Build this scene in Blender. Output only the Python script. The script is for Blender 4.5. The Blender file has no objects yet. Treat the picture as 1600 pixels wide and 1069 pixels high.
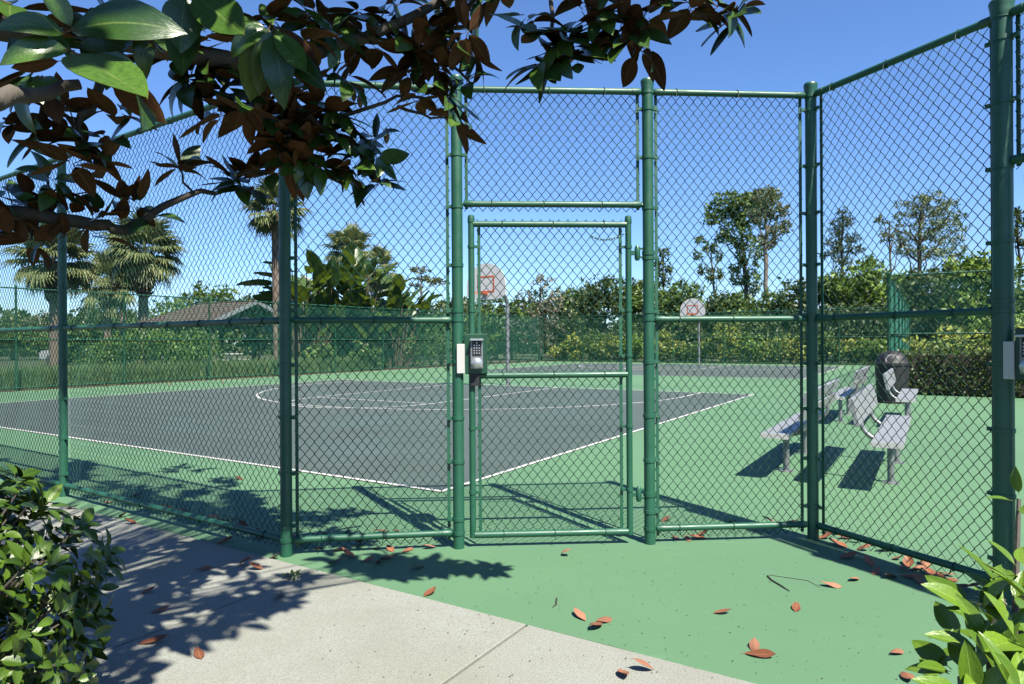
import bpy, math, random
import numpy as np
from mathutils import Vector, Matrix

# ------------------------------------------------------------------ camera, sky, sun, exposure
sc = bpy.context.scene
col = sc.collection
F_PX, ROLL, PITCH, EYE = 1039.1, math.radians(.337), math.radians(.025), 1.346
cam_d = bpy.data.cameras.new('camera'); cam = bpy.data.objects.new('camera', cam_d); col.objects.link(cam)
cam_d.sensor_width = 36; cam_d.lens = 36 * F_PX / 1600; cam_d.clip_start = .02; cam_d.clip_end = 4000
cam.matrix_world = (Matrix.Translation((0, 0, EYE)) @ Matrix.Rotation(math.pi / 2 - PITCH, 4, 'X')
                    @ Matrix.Rotation(-ROLL, 4, 'Z'))
sc.camera = cam
SUN = Vector((.358, -.607, 1)).normalized()            # towards the sun
w = bpy.data.worlds.new('World'); sc.world = w; w.use_nodes = True
nt = w.node_tree; nt.nodes.clear()
sky = nt.nodes.new('ShaderNodeTexSky'); sky.sky_type = 'NISHITA'; sky.sun_disc = False
sky.sun_elevation = math.asin(SUN.z); sky.sun_rotation = math.atan2(SUN.x, SUN.y)
sky.air_density = 1.0; sky.dust_density = .1; sky.ozone_density = 5.0; sky.altitude = 0
bg = nt.nodes.new('ShaderNodeBackground'); bg.inputs['Strength'].default_value = .051
wo = nt.nodes.new('ShaderNodeOutputWorld')
tint = nt.nodes.new('ShaderNodeMix'); tint.data_type = 'RGBA'; tint.blend_type = 'MULTIPLY'; tint.inputs[0].default_value = 1
tint.inputs[7].default_value = (.90, 1.08, 1.36, 1)     # deep, clear blue of the whole sky
nt.links.new(sky.outputs[0], tint.inputs[6]); nt.links.new(tint.outputs[2], bg.inputs[0]); nt.links.new(bg.outputs[0], wo.inputs[0])
sd = bpy.data.lights.new('sun', 'SUN'); sd.energy = 5.0; sd.angle = math.radians(.53); sd.color = (1, .94, .82)
so = bpy.data.objects.new('sun', sd); col.objects.link(so); so.location = SUN * 40
so.rotation_euler = SUN.to_track_quat('Z', 'Y').to_euler()
vs = sc.view_settings; vs.view_transform = 'Standard'; vs.look = 'None'; vs.exposure = 1.6; vs.gamma = 1
vs.use_curve_mapping = False
sc.cycles.max_bounces = 6; sc.cycles.transparent_max_bounces = 8

# ------------------------------------------------------------------ places: the court grid and survey points
TH = math.radians(57.8); A = np.array([math.cos(TH), math.sin(TH)]); B = np.array([-math.sin(TH), math.cos(TH)])
N0 = np.array([-.64, 5.97])
def ab(a, b, z=0.0):                                  # court grid: a along the sideline, b along the baseline
    p = N0 + A * a + B * b; return Vector((p[0], p[1], z))
def ray(px, py):
    xr, yr = (px - 800) / F_PX, (py - 534.5) / F_PX
    c, s = math.cos(ROLL), math.sin(ROLL); x, y = xr * c - yr * s, xr * s + yr * c
    return Vector((x, math.cos(PITCH) - y * math.sin(PITCH), -y * math.cos(PITCH) - math.sin(PITCH)))
def gp(px, py, z=0.0):
    d = ray(px, py); t = (z - EYE) / d.z; return Vector((d.x * t, d.y * t, z))
def at(px, py, D):
    d = ray(px, py); return Vector((d.x * D / d.y, D, EYE + d.z * D / d.y))
def to_px(P):
    d = P[1]
    if d < .05: return (-9999, -9999)
    x, y = P[0] / d, -(P[2] - EYE) / d; y += math.sin(PITCH) * 0
    c, s = math.cos(ROLL), math.sin(ROLL)
    return (800 + F_PX * (x * c + y * s), 534.5 + F_PX * (-x * s + y * c))
RNG = random.Random(7); NR = np.random.default_rng(11)
U = RNG.uniform

# ------------------------------------------------------------------ materials
def new_mat(name):
    m = bpy.data.materials.new(name); m.use_nodes = True
    b = m.node_tree.nodes['Principled BSDF']; return m, m.node_tree, b
def node(nt, t, **kw):
    n = nt.nodes.new(t)
    for k, v in kw.items(): setattr(n, k, v)
    return n
def ramp(nt, src, stops):
    r = node(nt, 'ShaderNodeValToRGB'); cr = r.color_ramp
    while len(cr.elements) < len(stops): cr.elements.new(.5)
    for e, (p, c) in zip(cr.elements, stops): e.position = p; e.color = (*c, 1)
    nt.links.new(src, r.inputs[0]); return r.outputs[0]
def noise(nt, scale, detail=4, rough=.55, vec=None, dist=0):
    n = node(nt, 'ShaderNodeTexNoise'); n.inputs['Scale'].default_value = scale
    n.inputs['Detail'].default_value = detail; n.inputs['Roughness'].default_value = rough
    n.inputs['Distortion'].default_value = dist
    if vec is not None: nt.links.new(vec, n.inputs['Vector'])
    return n.outputs['Fac']
def mixc(nt, fac, a, b, mode='MIX'):
    m = node(nt, 'ShaderNodeMix', data_type='RGBA', blend_type=mode)
    for sock, v in ((m.inputs[0], fac), (m.inputs[6], a), (m.inputs[7], b)):
        if isinstance(v, (int, float)): sock.default_value = v
        elif isinstance(v, tuple): sock.default_value = (*v, 1)
        else: nt.links.new(v, sock)
    return m.outputs[2]
def bump(nt, b, h, strength=.3, dist=.01):
    n = node(nt, 'ShaderNodeBump'); n.inputs['Strength'].default_value = strength
    n.inputs['Distance'].default_value = dist
    nt.links.new(h, n.inputs['Height']); nt.links.new(n.outputs[0], b.inputs['Normal'])
def pos(nt): return node(nt, 'ShaderNodeNewGeometry').outputs['Position']
def objc(nt): return node(nt, 'ShaderNodeTexCoord').outputs['Object']
M = {}
def simple(name, c, rough=.5, metal=0, spec=.5, var=.12, scale=8, bs=0):
    m, nt, b = new_mat(name)
    f = noise(nt, scale, 5, .6, objc(nt))
    lo = tuple(x * (1 - var) for x in c); hi = tuple(min(1, x * (1 + var)) for x in c)
    nt.links.new(ramp(nt, f, [(.3, lo), (.7, hi)]), b.inputs['Base Color'])
    b.inputs['Roughness'].default_value = rough; b.inputs['Metallic'].default_value = metal
    b.inputs['Specular IOR Level'].default_value = spec
    if bs: bump(nt, b, noise(nt, scale * 6, 4, .6, objc(nt)), bs, .004)
    M[name] = m; return m
simple('vinyl', (0.0043, 0.0318, 0.0196), .62, spec=.25, var=.25, scale=3)
simple('vinyl_sunlit', (.034, .165, .122), .6, spec=.3, var=.2, scale=3)  # lighter vinyl for the far mesh; its sunlit look is put into the colour
# painted pipe: green paint, faded and chalky in patches
m, nt, b = new_mat('pipe'); P_ = pos(nt)
c1 = ramp(nt, noise(nt, 3.5, 6, .65, P_), [(.35, (0.0062, 0.0536, 0.0293)), (.65, (0.0118, 0.0698, 0.0406))])
c2 = mixc(nt, ramp(nt, noise(nt, 38, 4, .7, P_), [(.66, (0, 0, 0)), (.74, (.35, .35, .35))]), c1, (0.0293, 0.0680, 0.0518))
c2 = mixc(nt, ramp(nt, noise(nt, 21, 6, .75, P_), [(.70, (0, 0, 0)), (.73, (.8, .8, .8))]), c2, (0.0284, 0.0227, 0.0146))
c2 = mixc(nt, ramp(nt, noise(nt, 55, 3, .6, P_), [(.73, (0, 0, 0)), (.75, (.7, .7, .7))]), c2, (0.1296, 0.1620, 0.1377))
nt.links.new(c2, b.inputs['Base Color']); nt.links.new(ramp(nt, noise(nt, 9, 4, .6, P_), [(.3, (.36, .36, .36)), (.7, (.58, .58, .58))]), b.inputs['Roughness'])
bump(nt, b, noise(nt, 60, 3, .6, P_), .08, .002); M['pipe'] = m
# green acrylic court surface
m, nt, b = new_mat('court_green'); P_ = pos(nt)
c = ramp(nt, noise(nt, .55, 6, .6, P_), [(.3, (0.0586, 0.1273, 0.0642)), (.7, (0.0667, 0.1397, 0.0718))])
c = mixc(nt, ramp(nt, noise(nt, 190, 2, .5, P_), [(.3, (0, 0, 0)), (.75, (.5, .5, .5))]), c, (0.0761, 0.1541, 0.0829))
c = mixc(nt, ramp(nt, noise(nt, 2.3, 8, .72, P_, .6), [(.60, (0, 0, 0)), (.72, (.55, .55, .55))]), c, (0.0487, 0.1197, 0.0617))
c = mixc(nt, ramp(nt, noise(nt, 23, 3, .5, P_), [(.71, (0, 0, 0)), (.735, (.8, .8, .8))]), c, (0.0549, 0.1135, 0.0649))
nt.links.new(c, b.inputs['Base Color']); b.inputs['Roughness'].default_value = .72
b.inputs['Specular IOR Level'].default_value = .35
bump(nt, b, noise(nt, 260, 3, .6, P_), .25, .0015); M['court_green'] = m
def wear(name, dark, pale, amt):
    m = M[name]; nt = m.node_tree; b = nt.nodes['Principled BSDF']; P_ = pos(nt); src = b.inputs['Base Color'].links[0].from_socket
    vo = node(nt, 'ShaderNodeTexVoronoi', feature='DISTANCE_TO_EDGE'); vo.inputs['Scale'].default_value = .42
    wob = node(nt, 'ShaderNodeTexNoise'); wob.inputs['Scale'].default_value = 1.7; wob.inputs['Detail'].default_value = 6
    nt.links.new(P_, wob.inputs['Vector']); vm = node(nt, 'ShaderNodeVectorMath', operation='MULTIPLY_ADD'); vm.inputs[1].default_value = (1.1, 1.1, 0)
    nt.links.new(wob.outputs['Color'], vm.inputs[0]); nt.links.new(P_, vm.inputs[2]); nt.links.new(vm.outputs[0], vo.inputs['Vector'])
    crack = ramp(nt, vo.outputs['Distance'], [(.0, (1, 1, 1)), (.0035, (0, 0, 0))])
    gate_ = ramp(nt, noise(nt, .9, 2, .5, P_), [(.52, (0, 0, 0)), (.62, (amt, amt, amt))])
    mm = mixc(nt, 1.0, crack, gate_, 'MULTIPLY'); c = mixc(nt, mm, src, dark)
    mp = node(nt, 'ShaderNodeMapping'); mp.inputs['Rotation'].default_value = (0.0000, 0.0000, 0.7290); mp.inputs['Scale'].default_value = (1.2, 13, 1); nt.links.new(P_, mp.inputs[0])
    c = mixc(nt, ramp(nt, noise(nt, 1.6, 5, .65, mp.outputs[0]), [(.58, (0, 0, 0)), (.72, (.55, .55, .55))]), c, pale)
    mp2 = node(nt, 'ShaderNodeMapping'); mp2.inputs['Rotation'].default_value = (0, 0, -.5); mp2.inputs['Scale'].default_value = (2.2, 26, 1); nt.links.new(P_, mp2.inputs[0])
    c = mixc(nt, ramp(nt, noise(nt, 1.3, 5, .7, mp2.outputs[0]), [(.66, (0, 0, 0)), (.72, (.45, .45, .45))]), c, dark)
    c = mixc(nt, ramp(nt, noise(nt, .28, 5, .6, P_), [(.42, (0, 0, 0)), (.66, (.45, .45, .45))]), c, dark)
    nt.links.new(c, b.inputs['Base Color'])
wear('court_green', (0.0421, 0.0956, 0.0535), (0.0851, 0.1661, 0.0932), .55)
# grey-green playing area with water marks
m, nt, b = new_mat('court_grey'); P_ = pos(nt)
c = ramp(nt, noise(nt, .6, 6, .62, P_), [(.3, (0.0381, 0.0555, 0.0505)), (.72, (0.0462, 0.0636, 0.0580))])
c = mixc(nt, ramp(nt, noise(nt, .35, 3, .5, P_, 1.2), [(.55, (0, 0, 0)), (.66, (.6, .6, .6))]), c, (0.0437, 0.0730, 0.0711))
c = mixc(nt, ramp(nt, noise(nt, 170, 2, .5, P_), [(.3, (0, 0, 0)), (.75, (.4, .4, .4))]), c, (0.0549, 0.0711, 0.0698))
nt.links.new(c, b.inputs['Base Color']); b.inputs['Roughness'].default_value = .75
b.inputs['Specular IOR Level'].default_value = .35; M['court_grey'] = m
wear('court_grey', (0.0308, 0.0437, 0.0381), (0.0535, 0.0745, 0.0680), .4)
simple('line_paint', (0.3483, 0.3483, 0.3402), .7, var=.08, scale=3)
# broom-finished concrete, grey with yellowish stains
m, nt, b = new_mat('concrete'); P_ = pos(nt)
c = ramp(nt, noise(nt, 1.1, 7, .66, P_), [(.28, (0.1558, 0.1601, 0.1312)), (.5, (0.1946, 0.2026, 0.1810)), (.75, (0.2178, 0.2291, 0.2106))])
c = mixc(nt, ramp(nt, noise(nt, .8, 5, .6, P_, .7), [(.5, (0, 0, 0)), (.7, (.5, .5, .5))]), c, (0.1558, 0.1640, 0.1068))
c = mixc(nt, ramp(nt, noise(nt, 130, 3, .7, P_), [(.38, (.95, .95, .95)), (.56, (0, 0, 0))]), c, (0.1399, 0.1417, 0.1229))
c = mixc(nt, ramp(nt, noise(nt, 95, 2, .5, P_), [(.68, (0, 0, 0)), (.74, (.8, .8, .8))]), c, (0.2410, 0.2538, 0.2305))
nt.links.new(c, b.inputs['Base Color']); b.inputs['Roughness'].default_value = .88
b.inputs['Specular IOR Level'].default_value = .25
bump(nt, b, noise(nt, 140, 4, .7, P_), .8, .004); M['concrete'] = m
# soil and lawn
m, nt, b = new_mat('lawn'); P_ = pos(nt)
c = ramp(nt, noise(nt, .5, 8, .7, P_), [(.3, (0.0162, 0.0243, 0.0062)), (.55, (0.0324, 0.0406, 0.0131)), (.75, (0.0518, 0.0518, 0.0212))])
nt.links.new(c, b.inputs['Base Color']); b.inputs['Roughness'].default_value = .95
bump(nt, b, noise(nt, 30, 4, .7, P_), .8, .03); M['lawn'] = m
m, nt, b = new_mat('mulch'); P_ = pos(nt)
c = ramp(nt, noise(nt, 9, 8, .75, P_), [(.3, (0.0224, 0.0143, 0.0100)), (.55, (0.0549, 0.0374, 0.0262)), (.75, (0.1035, 0.0711, 0.0518))])
nt.links.new(c, b.inputs['Base Color']); b.inputs['Roughness'].default_value = .95
bump(nt, b, noise(nt, 22, 5, .7, P_), 1, .04); M['mulch'] = m
# bark
def bark(name, c1, c2, sc_=9):
    m, nt, b = new_mat(name); P_ = objc(nt)
    mp = node(nt, 'ShaderNodeMapping'); mp.inputs['Scale'].default_value = (0.3243, 0.3243, 0.1135); nt.links.new(P_, mp.inputs[0])
    f = noise(nt, sc_, 7, .7, mp.outputs[0])
    nt.links.new(ramp(nt, f, [(.3, c1), (.7, c2)]), b.inputs['Base Color']); b.inputs['Roughness'].default_value = .9
    bump(nt, b, f, .7, .02); M[name] = m
bark('bark_grey', (0.0243, 0.0194, 0.0143), (0.0780, 0.0667, 0.0536), 14)
bark('bark_pale', (0.0842, 0.0680, 0.0549), (0.1490, 0.1266, 0.1072), 4)
bark('bark_dark', (0.0162, 0.0131, 0.0100), (0.0424, 0.0324, 0.0243), 5)
bark('palm_trunk', (0.0649, 0.0467, 0.0343), (0.1397, 0.1072, 0.0842), 7)
bark('palm_boot', (0.0275, 0.0162, 0.0100), (0.0973, 0.0599, 0.0356), 6)
# foliage: colour differs from leaf to leaf (mesh attribute) and from spray to spray
def foliage(name, stops, rough=.5, trans=.25, spec=.35, nscale=.8):
    m, nt, b = new_mat(name)
    at_ = node(nt, 'ShaderNodeAttribute', attribute_name='rnd')
    mt = node(nt, 'ShaderNodeMath', operation='MULTIPLY_ADD'); mt.inputs[1].default_value = .6
    nz = noise(nt, nscale, 3, .6, pos(nt)); n2 = node(nt, 'ShaderNodeMath', operation='MULTIPLY')
    nt.links.new(nz, n2.inputs[0]); n2.inputs[1].default_value = .45
    nt.links.new(at_.outputs['Fac'], mt.inputs[0]); nt.links.new(n2.outputs[0], mt.inputs[2])
    c = ramp(nt, mt.outputs[0], stops)
    nt.links.new(c, b.inputs['Base Color']); b.inputs['Roughness'].default_value = rough
    b.inputs['Specular IOR Level'].default_value = spec
    tr = node(nt, 'ShaderNodeBsdfTranslucent'); nt.links.new(mixc(nt, .35, c, (0.0973, 0.1166, 0.0100)), tr.inputs[0])
    mx = node(nt, 'ShaderNodeMixShader'); mx.inputs[0].default_value = trans
    nt.links.new(b.outputs[0], mx.inputs[1]); nt.links.new(tr.outputs[0], mx.inputs[2])
    nt.links.new(mx.outputs[0], nt.nodes['Material Output'].inputs[0]); M[name] = m
foliage('leaf_dark', [(.15, (0.0186, 0.0360, 0.0098)), (.5, (0.0383, 0.0677, 0.0175)), (.85, (0.0731, 0.1071, 0.0306))])
foliage('leaf_mid', [(.15, (0.0333, 0.0606, 0.0130)), (.5, (0.0654, 0.1164, 0.0238)), (.85, (0.1200, 0.1757, 0.0368))])
foliage('leaf_bright', [(.15, (0.0426, 0.0808, 0.0120)), (.5, (0.0940, 0.1617, 0.0218)), (.85, (0.1704, 0.2556, 0.0383))])
foliage('leaf_yellow', [(.15, (0.0419, 0.0783, 0.0149)), (.45, (0.1215, 0.1728, 0.0311)), (.7, (0.2417, 0.2633, 0.0419)), (.9, (0.4428, 0.3578, 0.0837))], nscale=1.3)
foliage('leaf_olive', [(.15, (0.0513, 0.0601, 0.0251)), (.5, (0.0940, 0.1071, 0.0469)), (.85, (0.1617, 0.1617, 0.0852))])
foliage('leaf_grey', [(.15, (0.0731, 0.0677, 0.0469)), (.5, (0.1279, 0.1234, 0.0852)), (.85, (0.2130, 0.1955, 0.1453))])
foliage('leaf_pine', [(.15, (0.0175, 0.0338, 0.0153)), (.5, (0.0338, 0.0601, 0.0240)), (.85, (0.0634, 0.0940, 0.0426))])
foliage('leaf_cypress', [(.15, (0.0513, 0.0731, 0.0251)), (.5, (0.0940, 0.1279, 0.0469)), (.85, (0.1530, 0.1923, 0.0765))])
foliage('leaf_palm', [(.15, (0.0383, 0.0601, 0.0218)), (.5, (0.0940, 0.1190, 0.0469)), (.85, (0.1955, 0.2042, 0.0940))], .45, .2)
foliage('leaf_hedge', [(.15, (0.0227, 0.0536, 0.0130)), (.5, (0.0569, 0.1137, 0.0195)), (.85, (0.1397, 0.2161, 0.0374))])
foliage('leaf_hedge_shade', [(.15, (0.0114, 0.0268, 0.0065)), (.5, (0.0284, 0.0568, 0.0097)), (.85, (0.0698, 0.1080, 0.0187))])  # darker hedge copy; shade on the box hedge's front put into the colour
foliage('grass_blade', [(.15, (0.0438, 0.0813, 0.0250)), (.5, (0.0938, 0.1562, 0.0500)), (.85, (0.1875, 0.2375, 0.0938))], .6, .3)
def leaf_mat(name, ca, cb, vein, rough, spec, trans=0, tcol=(0.0649, 0.0973, 0.0062), coat=0):
    m, nt, b = new_mat(name); uv = node(nt, 'ShaderNodeTexCoord').outputs['UV']
    oi = node(nt, 'ShaderNodeObjectInfo').outputs['Random']
    at_ = node(nt, 'ShaderNodeAttribute', attribute_name='rnd').outputs['Fac']
    ad = node(nt, 'ShaderNodeMath', operation='ADD'); nt.links.new(oi, ad.inputs[0]); nt.links.new(at_, ad.inputs[1])
    fr = node(nt, 'ShaderNodeMath', operation='FRACT'); nt.links.new(ad.outputs[0], fr.inputs[0])
    c = ramp(nt, fr.outputs[0], [(.05, ca), (.95, cb)])
    sp = node(nt, 'ShaderNodeSeparateXYZ'); nt.links.new(uv, sp.inputs[0])
    sb = node(nt, 'ShaderNodeMath', operation='SUBTRACT'); nt.links.new(sp.outputs[0], sb.inputs[0]); sb.inputs[1].default_value = .5
    ab_ = node(nt, 'ShaderNodeMath', operation='ABSOLUTE'); nt.links.new(sb.outputs[0], ab_.inputs[0])
    rib = ramp(nt, ab_.outputs[0], [(.008, (.7, .7, .7)), (.035, (0, 0, 0))])
    c = mixc(nt, rib, c, vein)
    c = mixc(nt, ramp(nt, noise(nt, 26, 4, .6, objc(nt)), [(.35, (.45, .45, .45)), (.6, (0, 0, 0))]), c, tuple(x * .6 for x in ca))
    nt.links.new(c, b.inputs['Base Color']); b.inputs['Roughness'].default_value = rough
    b.inputs['Specular IOR Level'].default_value = spec; b.inputs['Coat Weight'].default_value = coat
    b.inputs['Coat Roughness'].default_value = .18
    wv = node(nt, 'ShaderNodeTexWave'); wv.inputs['Scale'].default_value = 9; wv.inputs['Distortion'].default_value = 1.5
    nt.links.new(uv, wv.inputs[0]); wv.bands_direction = 'Y'
    bump(nt, b, noise(nt, 9, 3, .6, uv), .25, .004)
    if trans:
        tr = node(nt, 'ShaderNodeBsdfTranslucent'); tr.inputs[0].default_value = (*tcol, 1)
        mx = node(nt, 'ShaderNodeMixShader'); mx.inputs[0].default_value = trans
        nt.links.new(b.outputs[0], mx.inputs[1]); nt.links.new(tr.outputs[0], mx.inputs[2])
        nt.links.new(mx.outputs[0], nt.nodes['Material Output'].inputs[0])
    M[name] = m
leaf_mat('magnolia_top', (0.0171, 0.0451, 0.0078), (0.0482, 0.1010, 0.0139), (0.0963, 0.1366, 0.0327), .30, .45, coat=.12)
leaf_mat('magnolia_under', (0.0634, 0.0277, 0.0114), (0.1608, 0.0715, 0.0292), (0.2113, 0.1430, 0.0683), .75, .25, .38, (0.2113, 0.1008, 0.0163))
leaf_mat('magnolia_under_green', (0.0376, 0.0408, 0.0167), (0.0763, 0.0711, 0.0272), (0.1087, 0.1087, 0.0439), .7, .25, .12, (0.1087, 0.1087, 0.0167))
leaf_mat('shrub_leaf', (0.0240, 0.0572, 0.0055), (0.0674, 0.1247, 0.0120), (0.1200, 0.1727, 0.0333), .3, .5, .22, (0.1348, 0.2013, 0.0148))  # darkened so the leaf colour holds part of the magnolia's shade
leaf_mat('shrub_leaf_big', (0.0741, 0.1482, 0.0114), (0.1482, 0.2522, 0.0256), (0.2522, 0.3406, 0.0670), .3, .55, .3, (0.2522, 0.3705, 0.0228))
leaf_mat('dry_leaf', (0.1121, 0.0392, 0.0162), (0.2322, 0.0945, 0.0486), (0.2943, 0.1539, 0.0837), .55, .35)
leaf_mat('dry_leaf_under', (0.1425, 0.0593, 0.0331), (0.2485, 0.1186, 0.0741), (0.2668, 0.1539, 0.0946), .75, .2)
leaf_mat('paradise_leaf', (0.0163, 0.0435, 0.0094), (0.0554, 0.0968, 0.0216), (0.1038, 0.1386, 0.0489), .42, .4, .25, (0.1108, 0.1661, 0.0150))
simple('petal', (0.2333, 0.2139, 0.1622), .6); simple('bud_scale', (0.1360, 0.0973, 0.0518), .7)
simple('steel', (.45, .46, .47), .35, .85, scale=20); simple('galvanised', (.19, .20, .21), .45, .6, scale=12)
simple('aluminium', (.225, .235, .245), .42, .35, scale=6, var=.06); simple('white_metal', (0.3402, 0.3402, 0.3321), .45, scale=5, var=.05)
simple('grey_paint', (0.1104, 0.1166, 0.1197), .5); simple('black_plastic', (0.0050, 0.0050, 0.0062), .6, var=.3)
simple('dark_rubber', (.02, .02, .022), .7); simple('orange_paint', (0.3402, 0.0689, 0.0203), .5)
simple('white_board', (0.3564, 0.3564, 0.3605), .45, var=.04); simple('lock_green', (0.0050, 0.0374, 0.0181), .4, var=.1)
simple('wood_dark', (0.0194, 0.0162, 0.0143), .8); simple('fascia', (0.1360, 0.1522, 0.1684), .6); simple('wood_grey', (0.0973, 0.0873, 0.0780), .8)
simple('glass_dark', (.02, .025, .03), .1); simple('car_paint', (0.2008, 0.2077, 0.2208), .25, var=.03)
m, nt, b = new_mat('shingle'); P_ = pos(nt)
c = ramp(nt, noise(nt, 7, 6, .7, P_), [(.3, (.038, .024, .020)), (.7, (.074, .048, .041))])
nt.links.new(c, b.inputs['Base Color']); b.inputs['Roughness'].default_value = .95; M['shingle'] = m

# ------------------------------------------------------------------ mesh helpers
class MB:
    """collects shapes; build() links them as one mesh object"""
    def __init__(s): s.v = []; s.f = []; s.n = 0; s.mi = []; s.cur = 0; s.rnd = None
    def add(s, v, f):
        v = [tuple(map(float, p)) for p in v]; k = s.n
        s.v += v; s.f += [tuple(i + k for i in q) for q in f]; s.mi += [s.cur] * len(f); s.n += len(v); return s
    def box(s, c, d, M4=None, bev=0):
        x, y, z = [q / 2 for q in d]
        if bev:
            e = bev; pts = []
            for sz, ez in ((-1, 0), (-1, 1), (1, 1), (1, 0)):
                zz = sz * (z - (0 if ez else 0)) if not ez else sz * (z - e)
                ins = e if not ez else 0
                for sx, sy in ((-1, -1), (1, -1), (1, 1), (-1, 1)): pts.append((sx * (x - ins), sy * (y - ins), zz))
            f = [(3, 2, 1, 0), (12, 13, 14, 15)]
            for r in range(3):
                for k in range(4): f.append((r * 4 + k, r * 4 + (k + 1) % 4, r * 4 + 4 + (k + 1) % 4, r * 4 + 4 + k))
        else:
            pts = [(sx * x, sy * y, sz * z) for sz in (-1, 1) for sx, sy in ((-1, -1), (1, -1), (1, 1), (-1, 1))]
            f = [(3, 2, 1, 0), (4, 5, 6, 7)] + [(k, (k + 1) % 4, 4 + (k + 1) % 4, 4 + k) for k in range(4)]
        out = []
        for p in pts:
            p = Vector(p)
            if M4 is not None: p = M4 @ p
            out.append(p + Vector(c))
        return s.add(out, f)
    def tube(s, P, r, n=8, caps=True):
        P = [Vector(p) for p in P]; R = r if hasattr(r, '__len__') else [r] * len(P)
        vs_ = []; T = []
        for i in range(len(P)):
            t = (P[min(i + 1, len(P) - 1)] - P[max(i - 1, 0)]); T.append(t.normalized() if t.length > 1e-9 else Vector((0, 0, 1)))
        u = T[0].orthogonal().normalized()
        for i, p in enumerate(P):
            u = (u - T[i] * u.dot(T[i])); u = u.normalized() if u.length > 1e-6 else T[i].orthogonal().normalized()
            w_ = T[i].cross(u)
            for k in range(n):
                a = 2 * math.pi * k / n; vs_.append(p + (u * math.cos(a) + w_ * math.sin(a)) * R[i])
        f = [(i * n + k, i * n + (k + 1) % n, (i + 1) * n + (k + 1) % n, (i + 1) * n + k) for i in range(len(P) - 1) for k in range(n)]
        if caps: f += [tuple(range(n - 1, -1, -1)), tuple((len(P) - 1) * n + k for k in range(n))]
        return s.add(vs_, f)
    def lathe(s, prof, c=(0, 0, 0), n=20):
        c = Vector(c); vs_ = [c + Vector((r * math.cos(2 * math.pi * k / n), r * math.sin(2 * math.pi * k / n), z)) for r, z in prof for k in range(n)]
        L = len(prof)
        f = [(i * n + k, i * n + (k + 1) % n, (i + 1) * n + (k + 1) % n, (i + 1) * n + k) for i in range(L - 1) for k in range(n)]
        f += [tuple(range(n - 1, -1, -1)), tuple((L - 1) * n + k for k in range(n))]
        return s.add(vs_, f)
    def prism(s, poly, z0, z1):
        n = len(poly); v = [(x, y, z0) for x, y in poly] + [(x, y, z1) for x, y in poly]
        f = [tuple(range(n - 1, -1, -1)), tuple(range(n, 2 * n))] + [(k, (k + 1) % n, n + (k + 1) % n, n + k) for k in range(n)]
        return s.add(v, f)
    def mesh(s, name, mats, smooth=False):
        me = bpy.data.meshes.new(name); me.from_pydata(s.v, [], s.f)
        for m_ in (mats if isinstance(mats, (list, tuple)) else [mats]): me.materials.append(M[m_])
        if any(s.mi): me.polygons.foreach_set('material_index', s.mi)
        if smooth: me.polygons.foreach_set('use_smooth', [True] * len(me.polygons)); sharp(me)
        me.update(); return me
    def build(s, name, mats, parent=None, smooth=False, **props):
        return link(name, s.mesh(name, mats, smooth), parent, **props)
def sharp(me):
    try: me.set_sharp_from_angle(angle=math.radians(42))
    except Exception: pass
def link(name, me, parent=None, mat=None, **props):
    o = bpy.data.objects.new(name, me); col.objects.link(o)
    if mat is not None: o.matrix_basis = mat
    if parent is not None:
        o.parent = parent
        T0 = root_matrix(parent)
        o.matrix_basis = T0.inverted() @ (mat if mat is not None else Matrix.Identity(4))
    for k, v in props.items(): o[k] = v
    return o
def root_matrix(o):
    m_ = o.matrix_basis.copy(); p = o.parent
    while p: m_ = p.matrix_basis @ m_; p = p.parent
    return m_
def thing(name, label, cat, loc=(0, 0, 0), group=None):
    o = bpy.data.objects.new(name, None); col.objects.link(o); o.location = loc
    o.matrix_basis = Matrix.Translation(Vector(loc)); o.empty_display_size = .1
    o['label'] = label; o['category'] = cat
    if group: o['group'] = group
    return o
def tag(o, label, cat, group=None):
    o['label'] = label; o['category'] = cat
    if group: o['group'] = group
    return o
def np_mesh(name, V, Q, mats, rnd=None, mi=None, smooth=False, uv=None):
    """fast mesh from arrays: V (n,3), Q (m,k) faces of equal size"""
    me = bpy.data.meshes.new(name); V = np.asarray(V, np.float32); Q = np.asarray(Q, np.int32); k = Q.shape[1]
    me.vertices.add(len(V)); me.vertices.foreach_set('co', V.ravel())
    me.loops.add(Q.size); me.loops.foreach_set('vertex_index', Q.ravel())
    me.polygons.add(len(Q)); me.polygons.foreach_set('loop_start', np.arange(0, Q.size, k, dtype=np.int32))
    me.polygons.foreach_set('loop_total', np.full(len(Q), k, np.int32))
    for m_ in (mats if isinstance(mats, (list, tuple)) else [mats]): me.materials.append(M[m_])
    if mi is not None: me.polygons.foreach_set('material_index', np.asarray(mi, np.int32))
    if rnd is not None:
        a_ = me.attributes.new('rnd', 'FLOAT', 'POINT'); a_.data.foreach_set('value', np.asarray(rnd, np.float32))
    if uv is not None:
        u_ = me.uv_layers.new(name='UVMap'); u_.data.foreach_set('uv', np.asarray(uv, np.float32)[Q.ravel()].ravel())
    if smooth: me.polygons.foreach_set('use_smooth', np.ones(len(Q), bool))
    me.update(calc_edges=True); me.validate(); return me

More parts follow.
